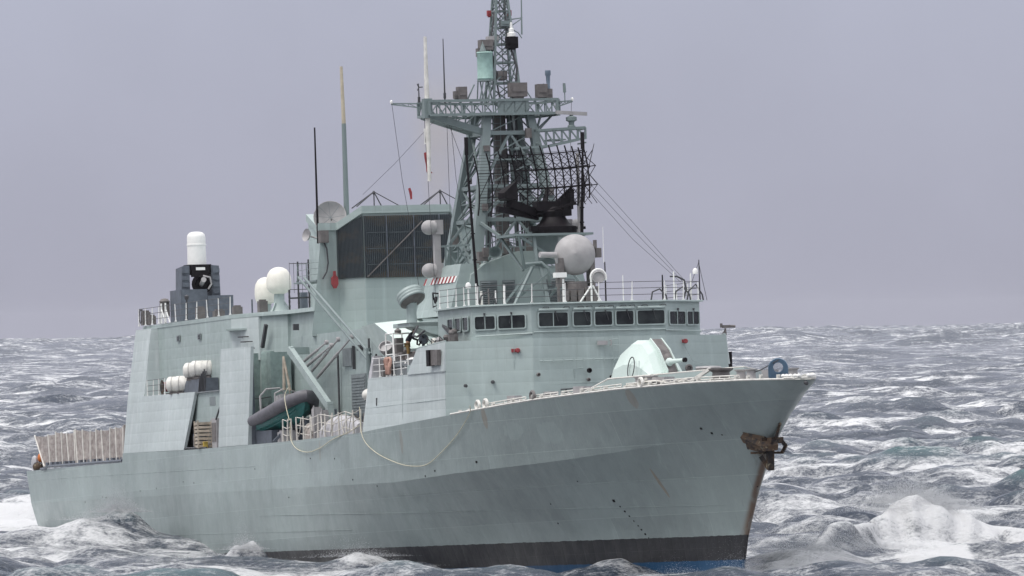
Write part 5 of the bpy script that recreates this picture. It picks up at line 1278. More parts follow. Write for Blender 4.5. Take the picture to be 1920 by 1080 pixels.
# hangar details forward: platform, hand rungs, streaks panel
m_ = MB(); m_.loft([[(-84.6, -6.75, 13.0), (-82.0, -6.3, 13.0), (-83.0, -7.3, 13.0)], [(-84.6, -6.75, 13.1), (-82.0, -6.3, 13.1), (-83.0, -7.3, 13.1)]]); m_.build('side_platform', 'paint', hangar)
for (x, z) in ((-82.2, 12.6), (-81.6, 12.3), (-81.2, 11.9)):
    m_ = MB(); m_.path([(x - .3, -6.4, z), (x - .2, -6.75, z), (x + .3, -6.6, z), (x + .4, -6.2, z)], .035, 5); m_.build('hand_rung', 'wire', hangar)
m_ = MB(); m_.bar((-79.8, -6.0, 11.9), (-79.2, -5.9, 13.2), .18); m_.build('vent_duct', 'wire', hangar)
m_ = MB(); m_.box((-74.9, -5.3, 12.9), (.25, .3, .35)); m_.build('vent_duct', 'wire', hangar)
m_ = MB()
for s_ in (-1, 1):
    m_ = MB(); m_.loft([[Vector(p) for p in ((-83.9, s_ * 6.76, 11.2), (-80.4, s_ * 6.01, 11.2), (-80.4, s_ * 5.9, 11.2), (-83.9, s_ * 6.6, 11.2))], [Vector(p) for p in ((-83.9, s_ * 6.735, 13.70), (-80.6, s_ * 5.98, 13.70), (-80.6, s_ * 5.8, 13.70), (-83.9, s_ * 6.5, 13.70))]]); m_.build('streaked_plate', 'paler', hangar)
# flight deck side: hangar door face
m_ = MB(); m_.bb((-105.1, -4.5, 6.4), (-105.0, 4.5, 12.2)); m_.build('hangar_door', 'grate', hangar)

# close-in weapon: dark mount, white radome barrel
cw = (-102.0, -4.0)
m_ = MB(); m_.bb((cw[0] - 1.5, cw[1] - 1.35, 13.95), (cw[0] + 1.1, cw[1] + .3, 16.0)); m_.bb((cw[0] - 1.3, cw[1] + .3, 13.95), (cw[0] + 1.3, cw[1] + 1.85, 15.6)); ciws = m_.build('close_in_weapon', 'dark', ship); ciws['label'] = 'dark grey gun mount topped by a white domed cylinder on the hangar roof'
m_ = MB()
for s_ in (-1, 1):
    m_.loft([[Vector((cw[0] - .7, cw[1] + s_ * .68, 15.7)), Vector((cw[0] + .8, cw[1] + s_ * .68, 15.5)), Vector((cw[0] + .8, cw[1] + s_ * 1.2, 15.6)), Vector((cw[0] - .7, cw[1] + s_ * 1.2, 15.7))], [Vector((cw[0] - .7, cw[1] + s_ * .68, 17.3)), Vector((cw[0] + .8, cw[1] + s_ * .68, 17.45)), Vector((cw[0] + .8, cw[1] + s_ * 1.15, 17.4)), Vector((cw[0] - .7, cw[1] + s_ * 1.15, 17.3))]])
    for k in range(4): m_.box((cw[0] + .82, cw[1] + s_ * .95, 15.85 + k * .42), (.12, .42, .26))
m_.build('magazine_arm', 'dark', ciws)
m_ = MB(); m_.bb((cw[0] - .5, cw[1] - .72, 16.9), (cw[0] + .65, cw[1] + .72, 17.5)); m_.bb((cw[0] + .6, cw[1] - .55, 16.75), (cw[0] + .8, cw[1] + .55, 17.45)); m_.build('receiver_box', 'black', ciws)
m_ = MB(); m_.bb((cw[0] + .8, cw[1] - .28, 17.15), (cw[0] + .84, cw[1] + .28, 17.32)); m_.build('maker_plate', 'white', ciws)
m_ = MB(); m_.lathe([(.58, 0), (.62, .12), (.62, .3), (.45, .34), (.42, .02), (0, .02)], (cw[0] + .55, cw[1] + .12, 16.3), (.95, -.2, .1), 22); m_.build('gun_port', 'black', ciws)
m_ = MB(); m_.lathe([(.13, 0), (.13, 1.5), (.16, 1.52), (.16, 1.6), (.05, 1.6)], (cw[0] + .5, cw[1] + .1, 16.28), (.97, -.15, .16), 12); m_.path([(cw[0] + 1.0, cw[1] + .1, 16.8), (cw[0] + 1.1, cw[1] + .5, 16.7), (cw[0] + 1.1, cw[1] + .58, 16.3), (cw[0] + 1.0, cw[1] + .4, 16.0)], .06, 6); m_.build('gun_barrels', 'radome', ciws)
m_ = MB(); m_.lathe([(.58, 0), (.58, .02), (.56, 1.35), (.59, 1.36), (.59, 1.44), (.56, 1.45), (.56, 1.85), (.52, 2.02), (.40, 2.14), (.2, 2.19), (0, 2.2)], (cw[0], cw[1], 17.3), n=28); m_.build('weapon_radome', 'white', ciws)
m_ = MB(); m_.box((cw[0] - 1.9, cw[1] - 1.6, 14.9), (.5, .5, .8)); m_.lathe([(.28, 0), (.34, .15), (.2, .3), (0, .34)], (cw[0] - 1.9, cw[1] - 1.6, 15.25), n=10); m_.build('deck_console', 'brown', ship)
railing([(-104.8, -7.0, 13.95), (-98.5, -6.95, 13.95)], 1.05, 5)
railing([(-98.5, -6.95, 13.95), (-90.0, -6.85, 13.95), (-84.2, -6.7, 13.95)], 1.05, 7)
for (x, y) in ((-99.6, -6.9), (-98.6, -6.9)):
    m_ = MB(); m_.tube((x, y, 13.95), (x, y, 15.15), .06, .05); m_.tube((x, y, 14.8), (x + .6, y + .1, 13.95), .045); m_.tube((x, y, 14.8), (x - .8, y + .1, 13.95), .045); m_.build('rail_tripod', 'white', ship)
for (x, y, z, s_) in ((-104.3, -6.7, 14.4, (.5, .5, .8)), (-103.2, -6.6, 14.25, (.5, .4, .5)), (-93, -6.2, 14.3, (.5, .5, .7)), (-89.5, -6.0, 14.15, (.6, .6, .4)), (-86, -5.8, 14.2, (.6, .5, .5)), (-82.5, -5.2, 14.3, (.5, .5, .7))):
    m_ = MB(); m_.box((x, y, z), s_); m_.box((x, y, z + s_[2] / 2 + .04), (s_[0] * .7, s_[1] * .7, .1)); m_.build('roof_box', 'brown', ship)
m_ = MB()
for k in range(2): m_.path([(-104.6 + .25 * math.cos(a), -6.95 + k * .1, 14.55 + .42 * math.sin(a)) for a in np.linspace(0, 2 * math.pi, 16)[:-1]], .03, 5, True)
m_.build('hose_coil', 'wire', ship)
m_ = MB(); m_.tube((-94.6, -6.6, 13.95), (-94.6, -6.6, 15.3), .05, .05); m_.lathe([(.12, 0), (.14, .2), (0, .3)], (-94.6, -6.6, 15.2), n=10); m_.build('roof_post', 'wire', ship)
# satellite domes
for (x, y, z, r_, mt) in ((-88.0, -2.7, 15.25, .74, 'cream'), (-90.3, -2.9, 14.75, .66, 'cream')):
    m_ = MB(); m_.lathe([(.3, -.05), (.55, .05), (r_ * .97, .28), (r_, .5), (r_ * .99, .85), (r_ * .88, 1.15), (r_ * .66, 1.38), (r_ * .35, 1.5), (0, 1.54)], (x, y, z), n=30); sdm = m_.build('satellite_dome', mt, ship)
    m_ = MB(); m_.lathe([(.75, -1.3), (.7, -1.2), (.34, -.7), (.3, -.02)], (x, y, z), n=14); m_.bar((x + .5, y - .7, z - 1.3), (x + .1, y - .2, z - .4), .07); m_.bar((x + .5, y + .7, z - 1.3), (x + .1, y + .2, z - .4), .07); m_.build('dome_pedestal', 'paint', sdm)
m_ = MB(); m_.tube((-90.5, -3.7, 13.95), (-90.5, -3.7, 15.0), .05); m_.bb((-86.2, -2.0, 13.95), (-85.7, -1.6, 15.2)); m_.build('dome_post', 'dark', ship)

# flight deck edge nets: panels folded up on frames
def net_quad(x0, x1, lean0, lean1):
    pass
nm_, t, b = nodes_of('safety_net'); c = N(t, 'ShaderNodeTexCoord').outputs['Object']
s3 = N(t, 'ShaderNodeSeparateXYZ'); t.links.new(c, s3.inputs[0])
holes = ramp_n(t, noise(t, c, 1.1, 4, .7), .70, .74)
col = mix_c(t, ramp_n(t, noise(t, c, 3.0, 5, .7), .35, .7), (0.24, 0.205, 0.19), (0.46, 0.41, 0.38))
t.links.new(col, b.inputs['Base Color']); b.inputs['Roughness'].default_value = .9
gr_ = math_n(t, 'ADD', math_n(t, 'SINE', math_n(t, 'MULTIPLY', s3.outputs[0], 70)), math_n(t, 'SINE', math_n(t, 'MULTIPLY', s3.outputs[2], 70)))
al_ = math_n(t, 'MULTIPLY', math_n(t, 'GREATER_THAN', gr_, -1.75), math_n(t, 'SUBTRACT', 1.0, holes))
trn = N(t, 'ShaderNodeBsdfTransparent'); mxn = N(t, 'ShaderNodeMixShader'); t.links.new(al_, mxn.inputs[0]); t.links.new(trn.outputs[0], mxn.inputs[1]); t.links.new(b.outputs[0], mxn.inputs[2]); t.links.new(mxn.outputs[0], t.nodes['Material Output'].inputs['Surface'])
M['net'] = nm_
xsn = np.linspace(-127.5, -105.6, 14); rnd = random.Random(4)
tops = [(x + (-2.0 if i == 0 else rnd.uniform(-.25, .25)), -8.1 + rnd.uniform(-.15, .1), 7.9 + rnd.uniform(-.10, .10)) for i, x in enumerate(xsn)]
bots = [(x, -8.02 if x > -118 else -7.75, 5.85) for x in xsn]
tops[6] = (tops[6][0] - .5, tops[6][1], 8.0)
tops = [(t_[0], b2[1] - .04 + (t_[1] + 8.1) * .5, t_[2]) for t_, b2 in zip(tops, bots)]
for i in range(13):
    m_ = MB(); a, b_, c_, d_ = map(Vector, (bots[i], bots[i + 1], tops[i + 1], tops[i])); g_ = []
    for v in range(5):
        row = []
        for u in range(7):
            p = a.lerp(b_, u / 6).lerp(d_.lerp(c_, u / 6), v / 4); sag = math.sin(math.pi * u / 6) * .07 * (v / 4)
            row.append(p + Vector((0, math.sin(math.pi * u / 6) * .16, -sag)))
        g_.append(row)
    m_.loft(g_, cap=False, close=False); pn = m_.build('safety_net', 'net', ship)
    m_ = MB(); m_.tube(bots[i], Vector(tops[i]) + (Vector(tops[i]) - Vector(bots[i])) * .02, .06, .05, 6); m_.build('net_stanchion', 'offwhite', ship)
m_ = MB(); m_.tube(bots[13], tops[13], .075, .06, 6); m_.build('net_stanchion', 'offwhite', ship)
m_ = MB(); m_.path([(-129.5, -7.5, 5.72), (-127.6, -7.7, 5.72), (-126.8, -7.75, 5.85), (-118, -8.0, 5.86), (-105.4, -8.15, 5.88)], .10, 6); m_.build('deck_edge_bar', 'dark', ship)
for i in range(18):
    x = -126.5 + i * 1.2; m_ = MB(); m_.box((x, -7.95 + (.2 if x < -118 else 0), 5.98), (.5, .2, .25)); m_.build('net_hinge', 'dark', ship)
m_ = MB(); m_.loft([[(-106.6, -8.0, 5.85), (-105.2, -8.1, 5.85), (-105.2, -8.05, 8.05), (-106.2, -8.0, 7.8)], [(-106.6, -7.7, 5.85), (-105.2, -7.7, 5.85), (-105.2, -7.7, 8.05), (-106.2, -7.7, 7.8)]]); m_.build('folded_net', 'canvas', ship)
# ================================================================== boat bay fittings (parts of the ship)
m_ = MB(); m_.bb((-81.6, -6.6, 6.3), (-80.6, -5.5, 11.6)); m_.build('bay_locker', 'green', ship)
m_ = MB(); m_.lathe([(.42, 0), (.42, 5.2), (.36, 5.35), (0, 5.4)], (-78.5, -6.05, 6.3), n=16); m_.build('bay_duct', 'green', ship)
m_ = MB(); m_.bb((-77.4, -6.4, 6.3), (-76.6, -5.2, 11.55)); m_.build('bay_locker', 'green', ship)
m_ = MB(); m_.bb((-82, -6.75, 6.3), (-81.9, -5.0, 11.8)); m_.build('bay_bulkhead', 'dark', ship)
m_ = MB(); m_.path([(-80.5, -6.6, 9.0), (-78.5, -6.6, 8.95), (-76.5, -6.5, 9.0)], .03, 5); m_.build('bay_pipe', 'wire', ship)
dv = MB()
dv.bar((-72.6, -6.3, 11.55), (-63.4, -6.6, 8.1), .28, .44); dv.bar((-63.6, -6.6, 8.4), (-63.4, -6.5, 6.35), .36, .5); dv.bar((-73.0, -5.2, 11.5), (-72.4, -6.4, 11.5), .4, .4)
davit = dv.build('boat_davit', 'paint', ship)
for (p, q) in (((-72.2, -5.6, 10.9), (-67.0, -5.7, 11.8)), ((-70.6, -5.6, 10.3), (-64.9, -5.6, 11.9)), ((-69.5, -5.6, 9.9), (-62.4, -5.5, 11.95)), ((-71.8, -5.7, 10.5), (-66, -5.7, 11.6))):
    m_ = MB(); m_.tube(p, lerp3(p, q, .6), .085, .085, 8); m_.tube(lerp3(p, q, .6), q, .05, .05, 8); m_.lathe([(.12, -.1), (.14, 0), (.12, .1)], q, (0, 1, 0), 8); m_.build('davit_ram', 'radome', davit)
for (a, b_, mt, nm) in (((-66.0, -5.08, 10.4), (-64.2, -4.95, 11.4), 'grate', 'vent_grille'), ((-64.2, -5.12, 7.6), (-61.2, -4.98, 9.9), 'grate', 'louvre_door'), ((-62.9, -5.1, 11.2), (-62.2, -4.9, 11.5), 'wire', 'alarm_box'), ((-63.9, -5.1, 10.2), (-63.8, -4.95, 11.5), 'wire', 'wall_pipe')):
    m_ = MB(); m_.bb(a, b_); vo = m_.build(nm, mt, mid_house)
for k in range(13):
    m_ = MB(); m_.bb((-64.05, -5.16, 7.7 + k * .165), (-61.35, -5.11, 7.79 + k * .165)); m_.build('louvre_slat', 'grate', mid_house)
m_ = MB(); m_.path([(-59.4, -5.05, 12.0), (-58.6, -5.4, 12.35), (-57.5, -5.4, 12.4)], .05, 6); m_.build('gooseneck_vent', 'wire', mid_house)
for (x, y, s_, mt) in ((-61.0, -6.2, (1.2, .9, 1.1), 'brown'), (-63.6, -7.3, (.5, .5, 1.7), 'radome'), (-62.8, -7.1, (.4, .4, 1.5), 'radome'), (-59.0, -6.3, (1.5, 1.0, .8), 'brown'), (-70.5, -7.2, (1.2, .8, .6), 'radome'), (-56, -6.0, (2.0, 1.0, 1.2), 'brown'), (-72.5, -6.6, (2.5, 1.2, .7), 'dark')):
    m_ = MB(); z0 = ip(x, DECKZ); m_.box((x, y, z0 + s_[2] / 2), s_); m_.box((x, y, z0 + s_[2] + .04), (s_[0] * .8, s_[1] * .8, .1)); m_.tube((x + s_[0] / 2, y - s_[1] / 2, z0), (x + s_[0] / 2, y - s_[1] / 2, z0 + s_[2] * 1.1), .04); m_.build('deck_machinery', mt, ship)
m_ = MB(); m_.bb((-80.5, -7.7, 6.33), (-72.0, -5.1, 7.05)); m_.bb((-80.0, -6.9, 7.05), (-77.5, -5.2, 7.9)); m_.build('bay_shade_block', 'dark', ship)  # dark block added under the boat, standing in for the bay's shade
for (x, y, z, s_) in ((-69.5, -6.0, 7.0, (1.2, 1.0, 1.3)), (-67.2, -5.7, 7.2, (1.0, .8, 1.7)), (-61.5, -5.5, 6.95, (1.6, .7, 1.2)), (-57.5, -5.6, 7.1, (1.8, .9, 1.4)), (-54.2, -5.8, 7.4, (1.2, 1.0, 2.0))):
    m_ = MB(); m_.box((x, y, z), s_); m_.box((x + s_[0] * .5, y, z), (.08, s_[1] * .7, s_[2] * .6)); m_.tube((x, y, z + s_[2] / 2), (x, y, z + s_[2] / 2 + .4), .07); m_.build('deck_winch', 'dark', ship)
for (x, z0, z1) in ((-66.8, 6.4, 11.2), (-60.3, 6.5, 11.8), (-58.9, 6.5, 10.9), (-56.1, 6.5, 12.2)):
    m_ = MB(); m_.tube((x, -5.12, z0), (x, -5.12, z1), .06, .06, 7); m_.build('wall_pipe', 'wire', mid_house)
cr_ = MB()
for x in (-76, -70.5):
    cr_.bar((x, -8.0, 6.35), (x, -6.9, 7.4), .16); cr_.bar((x, -5.2, 6.35), (x, -6.3, 7.2), .16); cr_.bar((x, -7.2, 7.2), (x, -5.9, 7.2), .16)
cr_.bar((-76, -6.6, 6.6), (-70, -6.6, 6.6), .2); cr_.build('boat_cradle', 'dark', ship)
rl = railing([(-68.0, -8.1, 6.34), (-66.2, -8.1, 6.34)], 1.25, 3, mat='ropew', wmat='ropew', sagr=.12, r=.036)
rl2 = railing([(-65.0, -8.1, 6.34), (-60, -8.1, 6.4), (-55, -8.1, 6.45), (-51.8, -8.1, 6.5)], 1.30, 10, mat='ropew', wmat='ropew', sagr=.20, r=.04)
m_ = MB(); rnd = random.Random(9)
for i in range(6):
    x = -64.0 + i * 2.1; m_.path([(x, -8.12, 7.6), (x + rnd.uniform(-.5, .5), -8.18, 7.0 + rnd.uniform(-.2, .2)), (x + rnd.uniform(-.9, .9), -8.12, 6.55)], .03, 4)
tag(m_.build('rail_netting', 'ropew', rl2), kind='stuff')
# upper deck by the wing: rails, ladder cage, lights
railing([(-50.3, -7.75, 9.42), (-46.8, -7.75, 9.42), (-43.3, -7.75, 9.46)], 1.05, 6, mat='white', wmat='white')
m_ = MB(); m_.loft([[(-50.9, -7.9, 9.2), (-50.2, -7.9, 9.3), (-50.2, -7.7, 10.6), (-50.6, -7.7, 10.55)], [(-50.9, -7.2, 9.2), (-50.2, -7.2, 9.3), (-50.2, -7.2, 10.6), (-50.6, -7.2, 10.55)]]); m_.build('canvas_dodger', 'tarp', ship)
for (x, y, s_, mt) in ((-49.3, -7.2, (.7, .7, .95), 'brown'), (-48.2, -7.1, (.5, .6, 1.0), 'radome'), (-46.2, -7.0, (.6, .6, .9), 'brown'), (-45.4, -6.8, (.7, .8, 1.15), 'brown'), (-47.2, -6.8, (.8, .6, 1.3), 'brown')):
    m_ = MB(); m_.box((x, y, 9.4 + s_[2] / 2), s_); m_.box((x + s_[0] * .5, y - s_[1] * .2, 9.4 + s_[2] * .6), (.1, s_[1] * .5, s_[2] * .4)); m_.lathe([(.1, 0), (.12, .1), (0, .18)], (x, y, 9.4 + s_[2]), n=8); m_.build('wing_equipment', mt, ship)
m_ = MB(); m_.lathe([(0, -.3), (.3, -.25), (.38, 0), (.38, .25), (.34, .25), (.3, .1), (0, .08)], (-49.6, -7.15, 10.95), (.6, -.4, .6), 18); m_.tube((-49.6, -7.1, 9.42), (-49.6, -7.1, 10.8), .06); m_.build('searchlight', 'radome', ship)
cg = MB()
for (x, y) in ((-48.8, -7.4), (-47.4, -7.4), (-48.8, -6.5), (-47.4, -6.5)): cg.tube((x, y, 10.0), (x, y, 11.75), .04, n=6)
for z in (10.6, 11.15, 11.72): cg.path([(-48.8, -7.4, z), (-47.4, -7.4, z), (-47.4, -6.5, z), (-48.8, -6.5, z)], .035, 5, True)
cg.tube((-47.4, -7.4, 11.7), (-46.8, -7.5, 10.05), .04); cg.build('ladder_cage', 'white', ship)
m_ = MB(); m_.bb((-48.9, -6.9, 10.0), (-48.5, -6.5, 11.5)); m_.lathe([(.18, 0), (.2, .15), (0, .3)], (-48.5, -6.8, 11.75), n=10); m_.build('cage_box', 'brown', ship)
# clutter on the starboard wing: pelorus, boxes, arms
for (x, y, z, s_, mt) in ((-39.2, -7.2, 10.5, (.4, .35, 1.0), 'radome'), (-38.2, -7.1, 10.55, (.5, .4, 1.1), 'brown'), (-37.4, -6.9, 10.7, (.4, .3, 1.35), 'brown'), (-40.2, -7.1, 10.35, (.5, .4, .8), 'paintmast'), (-41.2, -6.9, 10.5, (.5, .5, 1.0), 'offwhite'), (-36.9, -7.2, 11.0, (.3, .3, .6), 'brown')):
    m_ = MB(); m_.box((x, y, z), s_); m_.lathe([(.14, 0), (.18, .12), (.12, .25), (0, .27)], (x, y, z + s_[2] / 2), n=10); m_.box((x + s_[0] * .52, y, z + .1), (.06, s_[1] * .6, s_[2] * .35)); m_.build('wing_instrument', mt, ship)
m_ = MB()
for i in range(6):
    x = -37 - i * .8; m_.path([(x, -7.0, 10.9), (x - .2, -7.3, 11.1 + .1 * (i % 3)), (x - .5, -7.2, 10.95), (x - .6, -6.9, 10.7)], .028, 5)
m_.bar((-43.5, -5.9, 12.2), (-37.4, -6.9, 11.2), .16); m_.path([(-44.6, -6.8, 12.0), (-44.2, -7.2, 11.5), (-43.4, -7.2, 11.4), (-42.6, -7.0, 11.7)], .06, 6); m_.build('wing_cabling', 'wire', ship)

# ================================================================== loose things, each on its own
# --- inflatable boat hanging in its davit
boat = thing('inflatable_boat', 'inflatable boat with grey tubes and teal hull hanging in the boat bay', 'boat', (-71.4, -6.75, 6.98), (R(3), R(-7), R(2)))
tb = MB()
def tubeline(s_): return [(-3.6, s_ * 1.05, 1.15), (-2, s_ * 1.08, 1.12), (0, s_ * 1.08, 1.15), (1.5, s_ * 1.0, 1.22), (2.6, s_ * .72, 1.34), (3.3, s_ * .3, 1.45), (3.5, 0, 1.48)]
tl_ = tubeline(-1) + tubeline(1)[:-1][::-1]
tb.path(tl_, [.30, .36, .37, .37, .36, .35, .34, .35, .36, .37, .37, .36, .30], 14); tb.build('tube', 'rubber', boat)
hb = MB(); secs = []
for x, w, dk, kz in ((-3.5, .92, 1.0, .18), (-1.5, .95, 1.0, .1), (.5, .92, 1.02, .12), (1.8, .74, 1.08, .25), (2.7, .45, 1.18, .55), (3.25, .12, 1.3, 1.0)):
    secs.append([(x, -w, dk), (x, -w * .95, (dk + kz) / 2 + .08), (x, -w * .5, kz + .22), (x, 0, kz), (x, w * .5, kz + .22), (x, w * .95, (dk + kz) / 2 + .08), (x, w, dk)])
hb.loft(secs, cap=True); hl_ = hb.build('hull', 'teal', boat)
for z_, k_ in ((.55, .97), (.38, .80)):
    m_ = MB(); m_.path([(x, -w * k_ - .02, kz + (dk - kz) * z_) for x, w, dk, kz in ((-3.5, .92, 1.0, .18), (-1.5, .95, 1.0, .1), (.5, .92, 1.02, .12), (1.8, .74, 1.08, .25), (2.7, .45, 1.18, .55))], .035, 5); m_.build('spray_rail', 'teal', hl_)
m_ = MB(); m_.bb((-.9, -.4, 1.1), (.1, .4, 2.1)); m_.lathe([(.05, 0), (.05, .3)], (.1, 0, 1.9), (1, 0, .3), 8); m_.build('console', 'radome', boat)
m_ = MB(); m_.path([(-2.6, -.8, 1.3), (-2.5, -.76, 2.4), (-2.4, -.4, 2.75), (-2.4, .4, 2.75), (-2.5, .76, 2.4), (-2.6, .8, 1.3)], .06, 6); m_.build('roll_frame', 'radome', boat)
m_ = MB(); m_.path([(-.2, -.7, 1.3), (-.2, -.6, 2.2), (-.2, 0, 2.45), (-.2, .6, 2.2), (-.2, .7, 1.3)], .05, 6); m_.build('roll_frame', 'radome', boat)
m_ = MB(); m_.bb((-3.9, -.25, .6), (-3.4, .25, 1.9)); m_.build('outboard_motor', 'black', boat)
m_ = MB(); m_.tube((.2, -.15, 2.3), (.3, .0, 4.2), .10, .06, 8); m_.tube((.5, .1, 2.2), (.3, .0, 4.2), .09, .06, 8); m_.path([(.3, 0, 4.2), (.1, .2, 2.0)], .05, 5); m_.build('lifting_sling', 'tan', boat)

# --- liferaft canisters
def raft(loc, label, mat='offwhite', ln=1.3, r_=.47, rz=0.0, ry=0.0):
    o = thing('liferaft_canister', label, 'liferaft', loc, (0, ry, rz), 'liferaft canisters on the ship')
    m_ = MB(); m_.lathe([(0, -ln / 2 - .12), (r_ * .6, -ln / 2 - .08), (r_ * .92, -ln / 2 + .03), (r_, -ln / 2 + .12), (r_, -.03), (r_ * 1.04, -.03), (r_ * 1.04, .03), (r_, .03), (r_, ln / 2 - .12), (r_ * .92, ln / 2 - .03), (r_ * .6, ln / 2 + .08), (0, ln / 2 + .12)], (0, 0, r_ + .1), (1, 0, 0), 22); m_.build('shell', mat, o)
    for x in (-ln * .28, ln * .28):
        s2 = MB(); s2.path([(x, math.cos(a) * (r_ + .015), r_ + .1 + math.sin(a) * (r_ + .015)) for a in np.linspace(0, 2 * math.pi, 20)[:-1]], .015, 4, True); s2.build('strap', 'radome', o)
    m_ = MB(); m_.bb((-ln * .4, -.3, -.02), (ln * .4, .3, .10)); m_.build('chock', 'brown', o)
    return o
raft((-94.2, -7.35, 9.62), 'lower aft liferaft canister on the raft deck below the hangar windows', rz=R(62))
raft((-92.6, -7.30, 9.62), 'lower forward liferaft canister beside the dark rack on the raft deck', rz=R(62))
raft((-91.0, -7.10, 10.35), 'upper aft liferaft canister on the sloping rack below the hangar windows', rz=R(62))
raft((-89.4, -7.10, 10.42), 'upper forward liferaft canister at the top of the sloping rack', rz=R(62))
m_ = MB(); m_.loft([[(-93.4, -7.5, 9.62), (-87.2, -7.5, 9.62), (-87.2, -7.5, 10.4), (-91.8, -7.5, 10.34), (-92.3, -7.5, 10.0)], [(-93.4, -6.75, 9.62), (-87.2, -6.75, 9.62), (-87.2, -6.75, 10.4), (-91.8, -6.75, 10.34), (-92.3, -6.75, 10.0)]]); m_.build('raft_rack', 'dark', ship)
for i in range(5):
    m_ = MB(); m_.bar((-88.6 + i * .35, -7.58, 9.62), (-88.2 + i * .35, -7.58, 10.9 - .12 * abs(i - 3)), .07); m_.build('rack_post', 'wire', ship)
m_ = MB(); m_.bb((-94.3, -6.85, 10.2), (-93.5, -6.75, 11.2)); m_.build('rack_screen', 'dark', ship)
railing([(-100.8, -7.6, 9.62), (-96.6, -7.6, 9.62)], 1.0, 4, mat='white', wmat='wire')
hr = thing('fire_hose_reel', 'red hose reel behind the rail on the aft raft deck', 'hose reel', (-97.6, -7.25, 9.62))
m_ = MB(); m_.lathe([(.3, -.25), (.3, .25)], (0, 0, .5), (0, 1, 0), 14); m_.build('hose', 'red', hr)
m_ = MB(); m_.lathe([(.42, 0), (.42, .04)], (0, -.28, .5), (0, 1, 0), 16); m_.lathe([(.42, 0), (.42, .04)], (0, .25, .5), (0, 1, 0), 16); m_.build('flange', 'rust', hr); m_ = MB(); m_.bb((-.3, -.25, 0), (.3, .25, .12)); m_.build('base', 'brown', hr)
raft((-43.9, -7.15, 9.45), 'white liferaft canister lying beside the starboard bridge wing screen', 'white', 1.5, .40, rz=R(10))
# pale covered bundles on the boat deck
def bundle(loc, size, label, mat='tarp', rz=0.0, seed=1):
    o = thing('covered_bundle', label, 'bundle', loc, (0, 0, rz)); rn = random.Random(seed); m_ = MB(); rings = []
    for i in range(9):
        f_ = i / 8; x = (f_ - .5) * size[0]; s2 = .35 + .65 * math.sin(math.pi * min(max(f_, .06), .94)) ** .6; ring = []
        for k in range(12):
            a = math.pi * k / 11; ring.append((x + rn.uniform(-.05, .05), math.cos(a) * size[1] / 2 * s2 * rn.uniform(.96, 1.03), math.sin(a) ** .7 * size[2] * s2 * rn.uniform(.96, 1.04)))
        rings.append(ring)
    m_.loft(rings, smooth=True); m_.build('cover', mat, o)
    m_ = MB()
    for f_ in (2, 4, 6): m_.path([Vector(p) * 1.02 for p in rings[f_]], .025, 4)
    m_.build('lashing', 'ropew', o); return o
bundle((-58.2, -7.3, 6.42), (6.6, 1.3, 1.15), 'long pale tarpaulin-covered bundle behind the rope-laced rail', 'tarp', R(2), 2)
bundle((-64.2, -7.55, 6.34), (1.2, .8, .9), 'small canvas bundle at the aft end of the rope-laced rail', 'canvas', 0, 5)
fb2 = thing('float_ball', 'pale round fender hung on the bulkhead behind the boat deck', 'fender', (-55.2, -6.6, 8.6)); m_ = MB(); m_.sphere((0, 0, 0), .42, (1.3, 1, .85)); m_.build('ball', 'offwhite', fb2); m_ = MB(); m_.path([(0, 0, .3), (0, .3, .8)], .03, 5); m_.build('lanyard', 'ropew', fb2)
# pink hose bundle by the wing rail
hz = thing('hose_bundle', 'faded pink hose bundle hung on the rail aft of the bridge wing', 'hose', (-46.9, -7.85, 9.5))
for k in range(4):
    m_ = MB(); m_.path([(-.35 + .2 * k + .15 * math.cos(a), .05 * math.sin(a * 2), .48 + .42 * math.sin(a)) for a in np.linspace(0, 2 * math.pi, 16)[:-1]], .075, 6, True); m_.build('coil', 'pink', hz)
# slatted crate in the side recess
ct = thing('slatted_crate', 'pale slatted crate standing in the recess of the hangar side', 'crate', (-87.2, -7.75, 6.28), (0, 0, R(-10)))
for k in range(7):
    m_ = MB(); m_.bb((-1.2, -.42, .05 + k * .22), (1.2, -.36, .20 + k * .22)); m_.build('slat', 'tan', ct)
    m_ = MB(); m_.bb((1.2, -.42, .05 + k * .22), (1.26, .42, .20 + k * .22)); m_.build('slat', 'tan', ct)
for (x, y) in ((-1.2, -.4), (1.2, -.4), (-1.2, .4), (1.2, .4)): m_ = MB(); m_.bb((x - .05, y - .05, 0), (x + .05, y + .05, 1.62)); m_.build('post', 'tan', ct)
yb = thing('yellow_box', 'small yellow box at the foot of the slatted crate', 'box', (-86.2, -8.0, 6.28)); m_ = MB(); m_.bb((-.45, -.1, 0), (.45, .12, .32)); m_.build('body', 'yellow', yb); m_ = MB(); m_.bb((-.47, -.12, .32), (.47, .14, .38)); m_.build('lid', 'yellow', yb)
for (x, y, s_, lb, mt) in ((-84.3, -7.5, (1.1, .7, 1.7), 'grey equipment cabinet forward of the slatted crate', 'radome'), (-89.0, -7.5, (.8, .6, .9), 'dark equipment box aft of the slatted crate', 'dark')):
    o = thing('equipment_box', lb, 'box', (x, y, 6.28)); m_ = MB(); m_.bb((-s_[0] / 2, -s_[1] / 2, 0), (s_[0] / 2, s_[1] / 2, s_[2])); m_.build('body', mt, o); m_ = MB(); m_.bb((-s_[0] * .4, -s_[1] / 2 - .03, s_[2] * .2), (s_[0] * .4, -s_[1] / 2, s_[2] * .85)); m_.build('door', 'brown', o)
m_ = MB(); m_.bar((-83.6, -7.9, 7.9), (-82.2, -8.0, 8.6), .08); m_.path([(-90.2, -8.1, 6.35), (-85, -8.15, 6.30)], .06, 5); m_.build('recess_bar', 'wire', ship)
